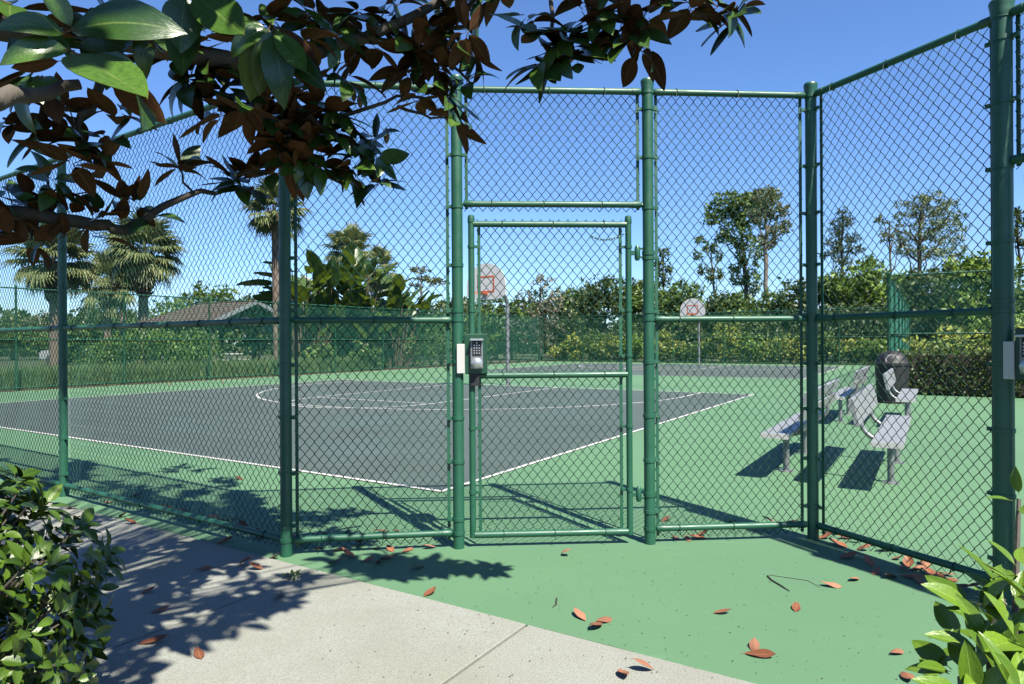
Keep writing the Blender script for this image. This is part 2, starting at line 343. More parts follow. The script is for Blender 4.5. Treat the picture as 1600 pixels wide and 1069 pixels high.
# ------------------------------------------------------------------ ground, courts, pavement (setting)
def struct(name, mb, mats, parent=None, **k):
    o = mb.build(name, mats, parent, **k); o['kind'] = 'structure'; return o
def abpoly(pts): return [tuple(ab(a, b))[:2] for a, b in pts][::-1]
mb = MB(); S = 900
mb.add([(-S, -60, -.03), (S, -60, -.03), (S, S, -.03), (-S, S, -.03)], [(0, 1, 2, 3)])
ground = struct('ground', mb, 'lawn')
edge = [(-2.003 + U(-.006, .007), b_) for b_ in np.arange(-17.9, 18.5, .09)]       # paint edge along the walk is not quite straight
mb = MB(); mb.prism(abpoly(edge + [(-2.005, 18.6), (34.6, 18.6), (34.6, -2.6), (15.0, -2.6), (15.0, -18), (-2.005, -18)]), -.05, 0)
court = struct('court_surface', mb, 'court_green')
mb = MB(); mb.prism(abpoly([(-6, 18.62), (-6, 23.5), (3, 22.6), (9, 22.9), (16, 22.2), (24, 22.8), (36.5, 22.5), (36.5, 18.62)]), -.045, -.012)
struct('mulch_bed', mb, 'mulch')
CW = 14.4                                              # court width
def strip(mb, pts, wd, z):
    pts = [np.array(p, float) for p in pts]; L = []; R_ = []
    for i, p in enumerate(pts):
        t = pts[min(i + 1, len(pts) - 1)] - pts[max(i - 1, 0)]; t /= np.linalg.norm(t); n = np.array([-t[1], t[0]]) * wd / 2
        L.append(ab(*(p + n), z)); R_.append(ab(*(p - n), z))
    k = len(pts); mb.add(L + R_, [(i + 1, i, k + i, k + i + 1) for i in range(k - 1)])
def lines(a0, a1, parent, hoop_b):
    wd = .052; hb = hoop_b
    def ln(pts):
        m_ = MB(); strip(m_, pts, wd, .0085); o = m_.build('court_line', 'line_paint', parent); o['kind'] = 'structure'
    ln([(a0 - .026, 0), (a1 + .026, 0)]); ln([(a0, .027), (a0, CW - .027)]); ln([(a0 - .026, CW), (a1 + .026, CW)]); ln([(a1, .027), (a1, CW - .027)])
    ft = a1 - 5.8; c = a1 - 1.35; R_ = 6.02
    ln([(a1 - .03, hb - 1.83), (ft - .026, hb - 1.83)]); ln([(a1 - .03, hb + 1.83), (ft - .026, hb + 1.83)]); ln([(ft, hb - 1.80), (ft, hb + 1.80)])
    ln([(ft - .03 - 1.80 * math.sin(t), hb + 1.80 * math.cos(t)) for t in np.linspace(.03, math.pi - .03, 25)])
    ln([(a1 - .03, hb + R_), (c, hb + R_)] + [(c - R_ * math.sin(t), hb + R_ * math.cos(t)) for t in np.linspace(.03, math.pi - .03, 49)] + [(c, hb - R_), (a1 - .03, hb - R_)])
for a0, a1, nm in ((0, 12.4, 'near'), (20.1, 32.3, 'far')):
    mb = MB(); mb.add([ab(a0, 0, .004), ab(a0, CW, .004), ab(a1, CW, .004), ab(a1, 0, .004)], [(3, 2, 1, 0)])
    pa = struct('playing_area', mb, 'court_grey'); lines(a0, a1, pa, 7.3)
mb = MB(); mb.prism(abpoly([(-3.9, 7.8), (-2.006, 7.8), (-2.006, -9), (-3.9, -9)]), -.09, -.045)
walk = struct('sidewalk', mb, 'mulch')
bs = [7.7, 6.3, 4.9, 3.5, 2.1, .70, -.67, -2.10, -3.5, -4.9, -6.3, -7.7]
for b1, b0 in zip(bs[:-1], bs[1:]):                     # slabs with tooled joints
    g = .0075; a0, a1 = -3.88, -2.014; e = .004; zt = .010 + U(-.002, .002)
    mb = MB(); P4 = lambda i, z: [tuple(ab(a0 + i, b0 + g + i))[:2] + (z,), tuple(ab(a1 - i, b0 + g + i))[:2] + (z,), tuple(ab(a1 - i, b1 - g - i))[:2] + (z,), tuple(ab(a0 + i, b1 - g - i))[:2] + (z,)]
    v = P4(0, -.06) + P4(0, zt - e) + P4(e, zt)
    mb.add(v, [(8, 9, 10, 11)] + [(r * 4 + k, r * 4 + (k + 1) % 4, r * 4 + 4 + (k + 1) % 4, r * 4 + 4 + k) for r in (0, 1) for k in range(4)])
    mb.build('paving_slab', 'concrete', walk)

# ------------------------------------------------------------------ chain-link fences
def chain_mesh(name, width, z0, z1, dx=.060, dz=.0755, r=.0023, sides=4, fine=True, jit=.0005, mat='vinyl'):
    dx = dx / 2; n = max(2, int(round(width / dx))); dx = width / n      # each wire spans half a diamond
    m = int(round((z1 - z0) / (dz / 2))); hz = (z1 - z0) / m
    i = np.arange(n)[:, None]; j = np.arange(m + 1)[None, :]
    sg = np.where((i + j) % 2 == 0, -1., 1.)
    ov = r * .9
    X = (i + .5) * dx + sg * (dx / 2 + ov) + NR.normal(0, jit, (n, m + 1)); Z = z0 + j * hz + np.zeros_like(X) + NR.normal(0, jit, (1, m + 1))
    Y = .004 * np.sin(X * 2.1 + Z * 1.7) * (1 if fine else 0)
    ys = np.where(j[:, :-1] % 2 == 0, 1., -1.) * r * 1.15 + np.zeros((n, m))
    if fine:
        P = np.zeros((n, m * 3 + 1, 3))
        P[:, 0::3] = np.stack([X, Y, Z], -1)
        for q, t in ((1, .13), (2, .87)):
            P[:, q::3] = np.stack([X[:, :-1] * (1 - t) + X[:, 1:] * t, Y[:, :-1] * (1 - t) + Y[:, 1:] * t + ys, Z[:, :-1] * (1 - t) + Z[:, 1:] * t], -1)
    else: P = np.stack([X, sg * r * 1.7, Z], -1)
    T = np.zeros_like(P); T[:, 1:-1] = P[:, 2:] - P[:, :-2]; T[:, 0] = P[:, 1] - P[:, 0]; T[:, -1] = P[:, -1] - P[:, -2]
    T /= np.linalg.norm(T, axis=-1, keepdims=True)
    u = np.array([0, 1., 0]) - T * T[..., 1:2]; u /= np.linalg.norm(u, axis=-1, keepdims=True); w_ = np.cross(T, u)
    an = 2 * np.pi * np.arange(sides) / sides
    V = P[:, :, None, :] + r * (u[:, :, None, :] * np.cos(an)[None, None, :, None] + w_[:, :, None, :] * np.sin(an)[None, None, :, None])
    K = P.shape[1]; idx = np.arange(n * K * sides).reshape(n, K, sides)
    a_, b_ = idx[:, :-1], idx[:, 1:]
    Q = np.stack([a_, np.roll(a_, -1, 2), np.roll(b_, -1, 2), b_], -1).reshape(-1, 4)
    return np_mesh(name, V.reshape(-1, 3), Q, mat, smooth=True)
def frame_of(P0, P1, off=0):                            # x along the panel, y away from the walk side, z up
    d = (P1 - P0); d.z = 0; L = d.length; x = d.normalized(); z = Vector((0, 0, 1)); y = z.cross(x)
    if y.dot(Vector((0, 1, 0))) < 0 and abs(y.y) > .2: y = -y
    m_ = Matrix((x, y, z)).transposed().to_4x4(); m_.translation = P0 + y * off; return m_, L, x, y
TOPZ, MIDZ, BOTZ, HEADZ = 3.0, 1.49, .10, 2.25
def post(parent, P, r, zt=3.02, bands=(), cap=True, seg=24):
    mb = MB(); mb.lathe([(r * 1.02, -.02), (r, .0), (r, zt)], P, seg); o = mb.build('post', 'pipe', parent, True)
    if cap:
        c = MB(); c.lathe([(r * 1.05, zt - .035), (r * 1.10, zt - .03), (r * 1.10, zt + .005), (r * 1.16, zt + .025), (r * 1.24, zt + .045), (r * 1.24, zt + .052), (r * 1.1, zt + .062), (r * .5, zt + .068)], P, seg)
        c.build('post_cap', 'pipe', o, True)
    for z, dirs in bands:
        c = MB(); c.lathe([(r, z - .012), (r + .0045, z - .011), (r + .0045, z + .011), (r, z + .012)], P, seg)
        for d in dirs:
            c.box(P + d * (r + .014) + Vector((0, 0, z)), (.04, .016, .02), Matrix.Rotation(math.atan2(d.y, d.x), 4, 'Z'))
            c.tube([P + d * (r + .012) + Vector((0, 0, z)) + d.orthogonal().normalized() * -.014, P + d * (r + .012) + Vector((0, 0, z)) + d.orthogonal().normalized() * .014], .006, 6)
        c.build('tension_band', 'pipe', o, True)
    return o
def rail(parent, P0, P1, z, r=.021, gap=.055, mat='pipe'):
    d = (P1 - P0); d.z = 0; x = d.normalized(); zz = Vector((0, 0, z))
    a_, b_ = P0 + x * gap + zz, P1 - x * gap + zz
    mb = MB(); mb.tube([a_ - x * .012, a_, a_ + x * .05, a_ + x * .051, b_ - x * .051, b_ - x * .05, b_, b_ + x * .012], [r * .8, r * 1.13, r * 1.13, r, r, r * 1.13, r * 1.13, r * .8], 16)
    mb.tube([a_ - x * (gap - .02), a_], r * .45, 8); mb.tube([b_, b_ + x * (gap - .02)], r * .45, 8)
    return mb.build('rail', mat, parent, True)
def ties(parent, items, name='tie_wire'):
    mb = MB()
    for c, x, r in items:
        u = Vector((0, 0, 1)); v = x.cross(u).normalized()
        mb.tube([c + (u * math.cos(t) + v * math.sin(t)) * (r + .003) + x * .004 * math.sin(t) for t in np.linspace(0, 2 * math.pi * 1.05, 13)], .0028, 5)
        mb.tube([c + v * (r + .003), c + v * (r + .012) - u * (r + .016) + x * U(-.012, .012)], .0028, 5)
    o = mb.build(name, 'vinyl', parent, True); o['kind'] = 'stuff'; return o
V3 = lambda p: Vector((p[0], p[1], 0))
PN = [V3(p) for p in ((-6.53, 7.58), (-3.981, 5.895), (-1.434, 4.207), (-.355, 4.349), (.909, 4.419), (2.031, 4.502), (2.52, 3.41), (3.02, 2.297), (3.92, .28))]  # last bay, out of view, is added to shade the right-hand posts
fence = thing('chain_link_fence', 'tall green chain-link fence across the foreground, holding the gate with the keypad', 'fence', PN[2])
gated = {3, 6}                                          # bays that hold a gate
dirs = [(PN[i + 1] - PN[i]).normalized() for i in range(len(PN) - 1)]
bz = [.2 + .335 * k for k in range(9)]
OFF = .030
for i, P in enumerate(PN):
    r = .046 if i >= 6 else (.034 if i == 1 else .0365)
    bd = []
    for z in bz:
        ds = []
        if i < len(dirs) and not (i in gated and z < HEADZ): ds.append(dirs[i])
        if i > 0 and not (i - 1 in gated and z < HEADZ): ds.append(-dirs[i - 1])
        if i in (1,): ds = ds[:1]
        if ds: bd.append((z + U(-.03, .03), ds))
    for z in (TOPZ - .005, MIDZ, BOTZ): bd.append((z, []))
    post(fence, P, r, 3.02, bd)
tie_items = []
for i in range(len(PN) - 1):
    P0, P1 = PN[i], PN[i + 1]; m_, L, x, y = frame_of(P0, P1, OFF)
    zs = [TOPZ, HEADZ] if i in gated else [TOPZ, MIDZ, BOTZ]
    for z in zs:
        rail(fence, P0, P1, z)
        for k in range(int(L / .38)): tie_items.append((P0 + x * (.2 + k * .38 + U(-.03, .03)) + Vector((0, 0, z)), x, .021))
    z0 = HEADZ - .045 if i in gated else .028
    me = chain_mesh('chain_link_mesh', L - .10, z0, TOPZ + .025, fine=i not in (0, 7))
    o = link('chain_link_mesh', me, fence, m_ @ Matrix.Translation((.05, 0, 0))); o['kind'] = 'stuff'
    for s in (0, 1):
        if i == 1 and s == 0 or i == 0 and s == 1: continue
        mb = MB(); c = m_ @ Vector((.062 if s == 0 else L - .062, -.004, (z0 + TOPZ) / 2)); mb.box(c, (.02, .005, TOPZ - z0 - .03), m_.to_3x3().to_4x4())
        mb.build('tension_bar', 'pipe', fence)
ties(fence, tie_items)

# ------------------------------------------------------------------ gates
def gate(P0, P1, xl, xr, label, lock=True, detail=True):
    m_, L, x, y = frame_of(P0, P1); g = thing('gate', label, 'gate', P0 + x * xl)
    q = lambda u_, v_, z: P0 + x * u_ + y * v_ + Vector((0, 0, z))
    r = .0205
    for u_ in (xl, xr):
        mb = MB(); mb.lathe([(r, .065), (r, 2.15)], q(u_, 0, 0), 16); o = mb.build('frame_upright', 'pipe', g, True)
        c = MB(); c.lathe([(r * 1.1, 2.125), (r * 1.14, 2.13), (r * 1.14, 2.155), (r * 1.0, 2.172), (r * .5, 2.178)], q(u_, 0, 0), 16); c.build('frame_cap', 'pipe', o, True)
        for z in (.36, .78, 1.25, 1.55, 1.97):
            c = MB(); c.lathe([(r, z - .01), (r + .004, z - .009), (r + .004, z + .009), (r, z + .01)], q(u_, 0, 0), 16)
            s = 1 if u_ == xl else -1; c.box(q(u_ + s * (r + .014), .006, z), (.034, .012, .018), m_.to_3x3().to_4x4())
            c.build('tension_band', 'pipe', o, True)
    ti = []
    for z in (2.118, 1.125, .083):
        mb = MB(); mb.tube([q(xl + r * .6, 0, z), q(xr - r * .6, 0, z)], r if z > .1 else .0225, 16); mb.build('frame_rail', 'pipe', g, True)
        for k in range(3): ti.append((q(xl + .2 + (xr - xl - .3) * k / 2.2, 0, z), x, r))
    ties(g, ti)
    me = chain_mesh('chain_link_mesh', xr - xl - .075, .05, 2.155)
    link('chain_link_mesh', me, g, m_ @ Matrix.Translation((xl + .0375, .026, 0)), kind='stuff')
    for u_ in (xl + .05, xr - .05):
        mb = MB(); mb.box(q(u_, .022, 1.1), (.02, .005, 2.0), m_.to_3x3().to_4x4()); mb.build('tension_bar', 'pipe', g)
    R3 = m_.to_3x3().to_4x4()
    # keypad lock: green steel box, grey push-button lock with round knob
    zc = 1.268
    mb = MB(); mb.box(q(xl + .028, -.01, zc), (.145, .075, .262), R3, .006); bx_ = mb.build('lock_box', 'lock_green', g)
    mb = MB(); mb.box(q(xl + .032, -.062, zc + .0), (.078, .034, .195), R3, .007); kp = mb.build('keypad', 'galvanised', bx_)
    mb = MB(); mb.box(q(xl + .032, -.080, zc + .036), (.058, .004, .098), R3, .001); mb.build('button_panel', 'black_plastic', bx_)
    mb = MB()
    mb2 = mb.box(q(xl + .032, -.084, zc + .092), (.084, .05, .012), R3, .002); mb.build('rain_hood', 'steel', bx_)
    for rr in range(5):
        for cc in range(3):
            if rr == 0 and cc != 1: continue
            mb = MB(); mb.tube([q(xl + .032 + (cc - 1) * .016, -.081, zc + .072 - rr * .0165), q(xl + .032 + (cc - 1) * .016, -.087, zc + .072 - rr * .0165)], .0048, 10); mb.build('button', 'steel', bx_, True)
    mb = MB(); a_ = q(xl + .032, -.078, zc - .058); yv = -y
    mb.tube([a_, a_ + yv * .012, a_ + yv * .014, a_ + yv * .034, a_ + yv * .037], [.034, .034, .026, .025, .021], 20); mb.build('knob', 'steel', bx_, True)
    mb = MB(); mb.box(q(xl - .071, -.03, zc - .03), (.05, .05, .19), R3, .002); mb.build('latch_guard', 'white_metal', g)
    mb = MB(); mb.box(q(xl + .02, -.028, zc - .165), (.055, .034, .085), R3, .002); mb.build('latch_plate', 'black_plastic', g)
    # hinges towards the far post
    for z in (1.93, .33):
        mb = MB(); mid = xr + (L - xr) * .45
        mb.box(q(xr + .026, 0, z), (.03, .022, .03), R3, .002); mb.tube([q(mid, 0, z - .05), q(mid, 0, z - .035), q(mid, 0, z + .035), q(mid, 0, z + .05)], [.012, .019, .019, .010], 12)
        mb.box(q((mid + L - .04) / 2, 0, z + .028), (max(.02, L - .04 - mid), .02, .012), R3); mb.box(q((mid + L - .04) / 2, 0, z - .028), (max(.02, L - .04 - mid), .02, .012), R3)
        mb.lathe([(.0365, z - .016), (.0415, z - .015), (.0415, z + .015), (.0365, z + .016)], q(L, 0, 0), 20)
        mb.build('hinge', 'pipe', g, True)
    if detail:                                          # slack chain at the upper corner
        mb = MB(); K = 13
        for k in range(K):
            t = (k + .5) / K; c = q(xr - .26 + .235 * t, -.026, 2.06 - .045 * 4 * t * (1 - t) * .8 - .02 * (1 - t)); 
            an = (k % 2) * math.pi / 2; tx = (x * 1 + Vector((0, 0, -.5 + t))).normalized(); s1 = (y * math.cos(an) + tx.cross(y) * math.sin(an)).normalized()
            mb.tube([c + tx * .0125 * math.cos(h_) + s1 * .007 * math.sin(h_) for h_ in np.linspace(0, 2 * math.pi, 11)], .0026, 5)
        mb.build('chain', 'pipe', g, True)
    return g
gate(PN[3], PN[4], .092, 1.132, 'green chain-link gate in the centre with silver keypad lock at its left edge')
gate(PN[6], PN[7], .125, 1.06, 'shaded green gate at the right picture edge with grey keypad lock', detail=False)

# ------------------------------------------------------------------ the fences round the far sides of the courts
bay_mesh = {}
def far_fence(label, P0, P1, bays, wire=.0028):
    g = thing('chain_link_fence', label, 'fence', P0); d = P1 - P0; L = d.length; x = d.normalized(); bw = L / bays
    key = round(bw, 2)
    if key not in bay_mesh: bay_mesh[key] = chain_mesh('chain_link_mesh', bw, .03, 3.02, .062, .078, wire, 3, False, mat='vinyl_sunlit')
    m_, _, _, y = frame_of(P0, P1, .03)
    for k in range(bays + 1):
        P = P0 + x * bw * k; r = .042 if k in (0, bays) else .030
        mb = MB(); mb.lathe([(r, -.02), (r, 3.03), (r * 1.2, 3.04), (r * 1.2, 3.07), (r * .5, 3.09)], P, 10); mb.build('post', 'pipe', g, True)
        if k < bays:
            link('chain_link_mesh', bay_mesh[key], g, m_ @ Matrix.Translation((bw * k, 0, 0)), kind='stuff')
            for z in (3.0, 1.49, .08):
                mb = MB(); mb.tube([P + Vector((0, 0, z)) + x * r, P + x * (bw - r) + Vector((0, 0, z))], .021, 8); mb.build('rail', 'pipe', g, True)
    return g
far_fence('green chain-link fence along the left far side of the courts, before palms and grass', ab(-8.3, 18.9), ab(34.8, 18.9), 14)
far_fence('distant green chain-link fence behind the far hoop, before the yellow shrubs', ab(34.8, 18.7), ab(34.8, -2.6), 7)
far_fence('green chain-link fence receding behind the trash bin, seen nearly edge-on', ab(15.3, -2.8), ab(34.6, -2.8), 6)
far_fence('green chain-link fence standing behind the clipped hedge at right', ab(15.1, -2.8), ab(15.1, -15), 4)

# ------------------------------------------------------------------ basketball hoops
AV, BV, ZV = Vector((*A, 0)), Vector((*B, 0)), Vector((0, 0, 1))
def hoop(a, b, label, base_z=0):
    P = ab(a, b); g = thing('basketball_hoop', label, 'basketball hoop', P)
    fwd = -AV; q = lambda f, s, z: P + fwd * f + BV * s + ZV * z
    mb = MB(); arc = [(0, 0), (0, 1.2), (0, 2.42)] + [(.42 * (1 - math.cos(t)), 2.42 + .42 * math.sin(t)) for t in np.linspace(.15, math.pi / 2, 9)] + [(.75, 2.86), (1.1, 2.88)]
    mb.tube([q(f, 0, z) for f, z in arc], .057, 16); mb.build('pole', 'galvanised', g, True)
    for s in (-.32, .32):
        mb = MB(); mb.tube([q(.55, 0, 2.85), q(1.13, s, 3.3)], .018, 8); mb.build('brace', 'galvanised', g, True)
    # fan-shaped backboard
    prof = [(-.69, 2.72), (-.45, 2.60), (.45, 2.60), (.69, 2.72)] + [(.69 * math.cos(t), 2.98 + .68 * math.sin(t)) for t in np.linspace(.0, math.pi, 25)]
    n = len(prof); mb = MB(); v = [q(1.14, s, z) for s, z in prof] + [q(1.18, s, z) for s, z in prof]
    mb.add(v, [tuple(range(n)), tuple(range(2 * n - 1, n - 1, -1))] + [(k, n + k, n + (k + 1) % n, (k + 1) % n) for k in range(n)])
    bb = mb.build('backboard', 'white_board', g)
    mb = MB(); Rb = Matrix((BV, fwd, ZV)).transposed().to_4x4()
    for c, d in (((0, 3.26), (.60, .05)), ((0, 2.82), (.60, .05)), ((-.275, 3.04), (.05, .39)), ((.275, 3.04), (.05, .39))):
        mb.box(q(1.183, c[0], c[1]), (d[0], .004, d[1]), Rb)
    mb.build('target_square', 'orange_paint', bb)
    mb = MB(); c = q(1.18 + .15 + .23, 0, 2.76)
    mb.tube([c + (fwd * math.cos(t) + BV * math.sin(t)) * .228 for t in np.linspace(0, 2 * math.pi, 33)], .012, 8)
    mb.box(q(1.25, 0, 2.755), (.16, .14, .03), Rb); mb.tube([q(1.185, 0, 2.66), q(1.42, .12, 2.745)], .008, 6); mb.tube([q(1.185, 0, 2.66), q(1.42, -.12, 2.745)], .008, 6)
    mb.build('rim', 'orange_paint', g, True)
    return g
hoop(12.62, 7.35, 'white fan-shaped basketball hoop on grey gooseneck pole seen through the gate')
hoop(32.5, 7.3, 'distant white basketball hoop on the far court, right of the gate')

# ------------------------------------------------------------------ aluminium benches, back to back
def bench(a0, b_seat, face, label):
    """seat centre line at b_seat; face +1 looks to the court, -1 away from it"""
    g = thing('bench', label, 'bench', ab(a0 + 1.22, b_seat), 'aluminium benches beside the court')
    L = 2.45; Rm = Matrix((AV, BV, ZV)).transposed().to_4x4()
    mb = MB(); mb.box(ab(a0 + L / 2, b_seat, .435), (L, .25, .042), Rm, .006); st = mb.build('seat', 'aluminium', g)
    for e in (0, L):
        mb = MB(); mb.box(ab(a0 + e + (-.002 if e == 0 else .002), b_seat, .434), (.004, .254, .046), Rm); mb.build('end_cap', 'white_metal', st)
    bb = b_seat - face * .255
    tilt = Rm @ Matrix.Rotation(face * math.radians(12), 4, 'X')
    for z in ((.70,) if face < 0 else (.64, .80)):
        mb = MB(); mb.box(ab(a0 + L / 2, bb - face * (z - .7) * .2, z), (L, .036, .25 if face < 0 else .125), tilt, .005); mb.build('backrest', 'aluminium', g)
    for k in (.62, L - .62):
        mb = MB(); mb.tube([ab(a0 + k, b_seat, 0), ab(a0 + k, b_seat, .405)], .031, 12)
        mb.lathe([(.075, 0), (.075, .008), (.033, .01)], ab(a0 + k, b_seat), 16); mb.box(ab(a0 + k, b_seat, .405), (.05, .24, .018), Rm)
        mb.build('leg', 'galvanised', g, True)
        mb = MB(); pts = []
        for t in np.linspace(0, 1, 12):                # bent tube from under the seat up behind the backrest
            an = t * math.radians(100); rad = .21
            pts.append(ab(a0 + k, bb + face * .215 - face * rad * math.sin(an) , .385 + rad * (1 - math.cos(an)) * .9))
        pts = [ab(a0 + k, b_seat + face * .06, .39)] + pts + [ab(a0 + k, bb - face * .035, .82)]
        mb.tube(pts, .021, 10); mb.build('bracket', 'galvanised', g, True)
    return g
bench(1.95, -2.46, 1, 'nearest aluminium bench facing the court, behind the shaded fence post')
bench(1.85, -3.40, -1, 'nearest aluminium bench turned away from the court, its wide backrest lit')
bench(6.8, -2.46, 1, 'farther aluminium bench facing the court, left of the black bin')
bench(6.8, -3.40, -1, 'farther aluminium bench turned away from the court, in front of the black bin')

# ------------------------------------------------------------------ trash bin with dome lid
P = ab(11.6, -3.02); g = thing('trash_bin', 'black round trash bin with dome lid beyond the benches', 'trash bin', P)
mb = MB(); mb.lathe([(.26, 0), (.285, .02), (.305, .4), (.325, .78), (.325, .80)], P, 28); mb.build('bin_body', 'black_plastic', g, True)
mb = MB(); mb.lathe([(.30, .0), (.315, .005), (.315, .04), (.30, .045)], P, 28); mb.build('base_ring', 'black_plastic', g, True)
mb = MB(); mb.lathe([(.335, .79), (.345, .80), (.345, .845), (.33, .85), (.315, .86)] + [(.30 * math.cos(t), .86 + .25 * math.sin(t)) for t in np.linspace(.1, 1.5, 9)], P, 28); ld = mb.build('dome_lid', 'black_plastic', g, True)
to = Vector((-P.x, -P.y, 0)).normalized(); sd_ = ZV.cross(to); mb = MB()
ring = [(s, zz) for s, zz in ((-.12, .87), (.12, .87), (.13, .96), (.08, 1.03), (-.08, 1.03), (-.13, .96))]
pts = [P + sd_ * s + to * (.305 * math.sqrt(max(.02, 1 - ((zz - .86) / .26) ** 2 - (s / .32) ** 2)) + .006) + ZV * zz for s, zz in ring]
ctr = sum(pts, Vector()) / len(pts) + to * .012; mb.add(pts + [ctr], [(k, (k + 1) % 6, 6) for k in range(6)])
mb.build('push_flap', 'grey_paint', ld)

# ------------------------------------------------------------------ picnic pavilion beyond the left fence
G0 = Vector((-13.86, 36, 0)); Wd, Hw, Ln = Vector((*B, 0)), 2.75, 7.2
g = thing('pavilion', 'open picnic pavilion with brown shingle roof beyond the left fence', 'pavilion', G0)
q = lambda l, s, z: G0 + Wd * l + AV * s + ZV * z       # l along the ridge, s across
EV, RG = 2.42, 3.62
def roof_side(s):
    top0, top1 = q(-.1, 0, RG), q(Ln - 1.9, 0, RG); e0, e1 = q(-.1, s * Hw, EV), q(Ln + .2, s * Hw, EV)
    n_ = (e0 - top0).cross(top1 - top0).normalized(); n_ = n_ if n_.z > 0 else -n_
    for k in range(10):                                 # shingle courses, each lapping the next
        t0, t1 = k / 10, (k + 1) / 10 + .012
        a_, b_, c_, d_ = top0.lerp(e0, t0), top1.lerp(e1, t0), top1.lerp(e1, t1), top0.lerp(e0, t1)
        o1, o2 = n_ * .005, n_ * .03; mb = MB(); dn = n_ * -.03
        mb.add([a_ + o1, b_ + o1, c_ + o2, d_ + o2, a_ + dn, b_ + dn, c_ + dn, d_ + dn], [(0, 1, 2, 3), (7, 6, 5, 4), (0, 4, 5, 1), (1, 5, 6, 2), (2, 6, 7, 3), (3, 7, 4, 0)]); mb.build('shingle_course', 'shingle', rf)
mb = MB(); mb.tube([q(-.1, 0, RG + .03), q(Ln - 1.9, 0, RG + .03)], .05, 8); rf = mb.build('roof', 'shingle', g, True)
roof_side(-1); roof_side(1)
mb = MB(); mb.add([q(Ln - 1.9, 0, RG), q(Ln + .2, -Hw, EV), q(Ln + .2, Hw, EV), q(Ln - 1.9, 0, RG - .05), q(Ln + .2, -Hw, EV - .05), q(Ln + .2, Hw, EV - .05)], [(0, 1, 2), (5, 4, 3), (0, 3, 4, 1), (1, 4, 5, 2), (2, 5, 3, 0)]); mb.build('hip_end', 'shingle', rf)
Rg = Matrix((Wd, AV, ZV)).transposed().to_4x4()
for s in (-1, 1):
    mb = MB(); d = q(-.13, s * Hw, EV - .04) - q(-.13, 0, RG - .04); ml = (q(-.13, s * Hw, EV - .04) + q(-.13, 0, RG - .04)) / 2
    mb.box(ml, (.05, d.length, .2), Rg @ Matrix.Rotation(math.atan2(d.z, d.dot(AV)), 4, 'X') if s > 0 else Rg @ Matrix.Rotation(math.atan2(-d.z, -d.dot(AV)), 4, 'X')); mb.build('gable_fascia', 'fascia', g)
    mb = MB(); mb.box(q(Ln / 2, s * (Hw + .02), EV - .07), (Ln + .3, .04, .17), Rg); mb.build('eave_fascia', 'fascia', g)
mb = MB(); mb.add([q(.1, -Hw + .2, EV - .1), q(.1, Hw - .2, EV - .1), q(.1, 0, RG - .12), q(.16, -Hw + .2, EV - .1), q(.16, Hw - .2, EV - .1), q(.16, 0, RG - .12)], [(0, 1, 2), (5, 4, 3), (0, 3, 4, 1), (1, 4, 5, 2), (2, 5, 3, 0)]); mb.build('gable_wall', 'wood_dark', g)
for l in (.3, 3.4, 6.6):
    for s in (-1, 1):
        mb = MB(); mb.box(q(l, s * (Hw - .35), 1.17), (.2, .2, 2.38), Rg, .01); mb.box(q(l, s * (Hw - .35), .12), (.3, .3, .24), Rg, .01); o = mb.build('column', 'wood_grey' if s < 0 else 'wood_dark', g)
        for dl in (-1, 1):
            if not (-.2 < l + dl * .8 < Ln): continue
            mb = MB(); mb.tube([q(l, s * (Hw - .35), 1.6), q(l + dl * .75, s * (Hw - .35), 2.33)], .07, 4); mb.build('knee_brace', 'wood_dark', o)
mb = MB(); mb.box(q(Ln / 2, 0, -.004), (Ln, Hw * 2 - .2, .05), Rg); mb.build('slab', 'concrete', g)
for s in (-1, 1):
    mb = MB(); mb.box(q(Ln / 2, s * (Hw - .35), EV - .12), (Ln - .2, .14, .22), Rg); mb.build('beam', 'wood_dark', g)
# picnic table
T0 = G0 + Wd * 1.2 - AV * 1.0
g = thing('picnic_table', 'pale picnic table under the brown pavilion roof', 'picnic table', T0)
q2 = lambda l, s, z: T0 + Wd * l + AV * s + ZV * (z + .02)
mb = MB(); mb.box(q2(0, 0, .76), (1.9, .75, .05), Rg, .008); mb.build('tabletop', 'white_metal', g)
for s in (-1, 1):
    mb = MB(); mb.box(q2(0, s * .65, .45), (1.9, .26, .045), Rg, .008); mb.build('seat', 'white_metal', g)
    mb = MB()
    for e in (-.28, .28): mb.tube([q2(s * .65, e, 0), q2(s * .65, e * .8, .74)], .035, 8)
    mb.tube([q2(s * .65, -.65, .41), q2(s * .65, .65, .41)], .03, 8); mb.build('leg', 'galvanised', g, True)

# a pale car parked far behind the palms
P = at(122, 560, 46); P.z = 0
g = thing('parked_car', 'small pale car parked far off behind the left palms', 'car', P)
prof = [(-2.1, .35), (-2.15, .75), (-1.95, .92), (-1.35, .98), (-.75, 1.42), (.75, 1.45), (1.45, 1.0), (2.05, .9), (2.15, .6), (2.1, .35)]
mb = MB(); n = len(prof); v = [P + Vector((x_, -.82, z_)) for x_, z_ in prof] + [P + Vector((x_, .82, z_)) for x_, z_ in prof]
mb.add(v, [tuple(range(n)), tuple(range(2 * n - 1, n - 1, -1))] + [(k, n + k, n + (k + 1) % n, (k + 1) % n) for k in range(n)]); mb.build('body', 'car_paint', g)
mb = MB(); mb.add([P + Vector((x_, -.826, z_)) for x_, z_ in ((-1.15, 1.0), (-.68, 1.36), (.68, 1.38), (1.2, 1.0))], [(3, 2, 1, 0)][::1]); mb.build('window', 'glass_dark', g)
for x_ in (-1.3, 1.35):
    for y_ in (-.8, .8):
        mb = MB(); mb.tube([P + Vector((x_, y_ - .1, .32)), P + Vector((x_, y_ + .1, .32))], .32, 16); mb.build('wheel', 'dark_rubber', g, True)

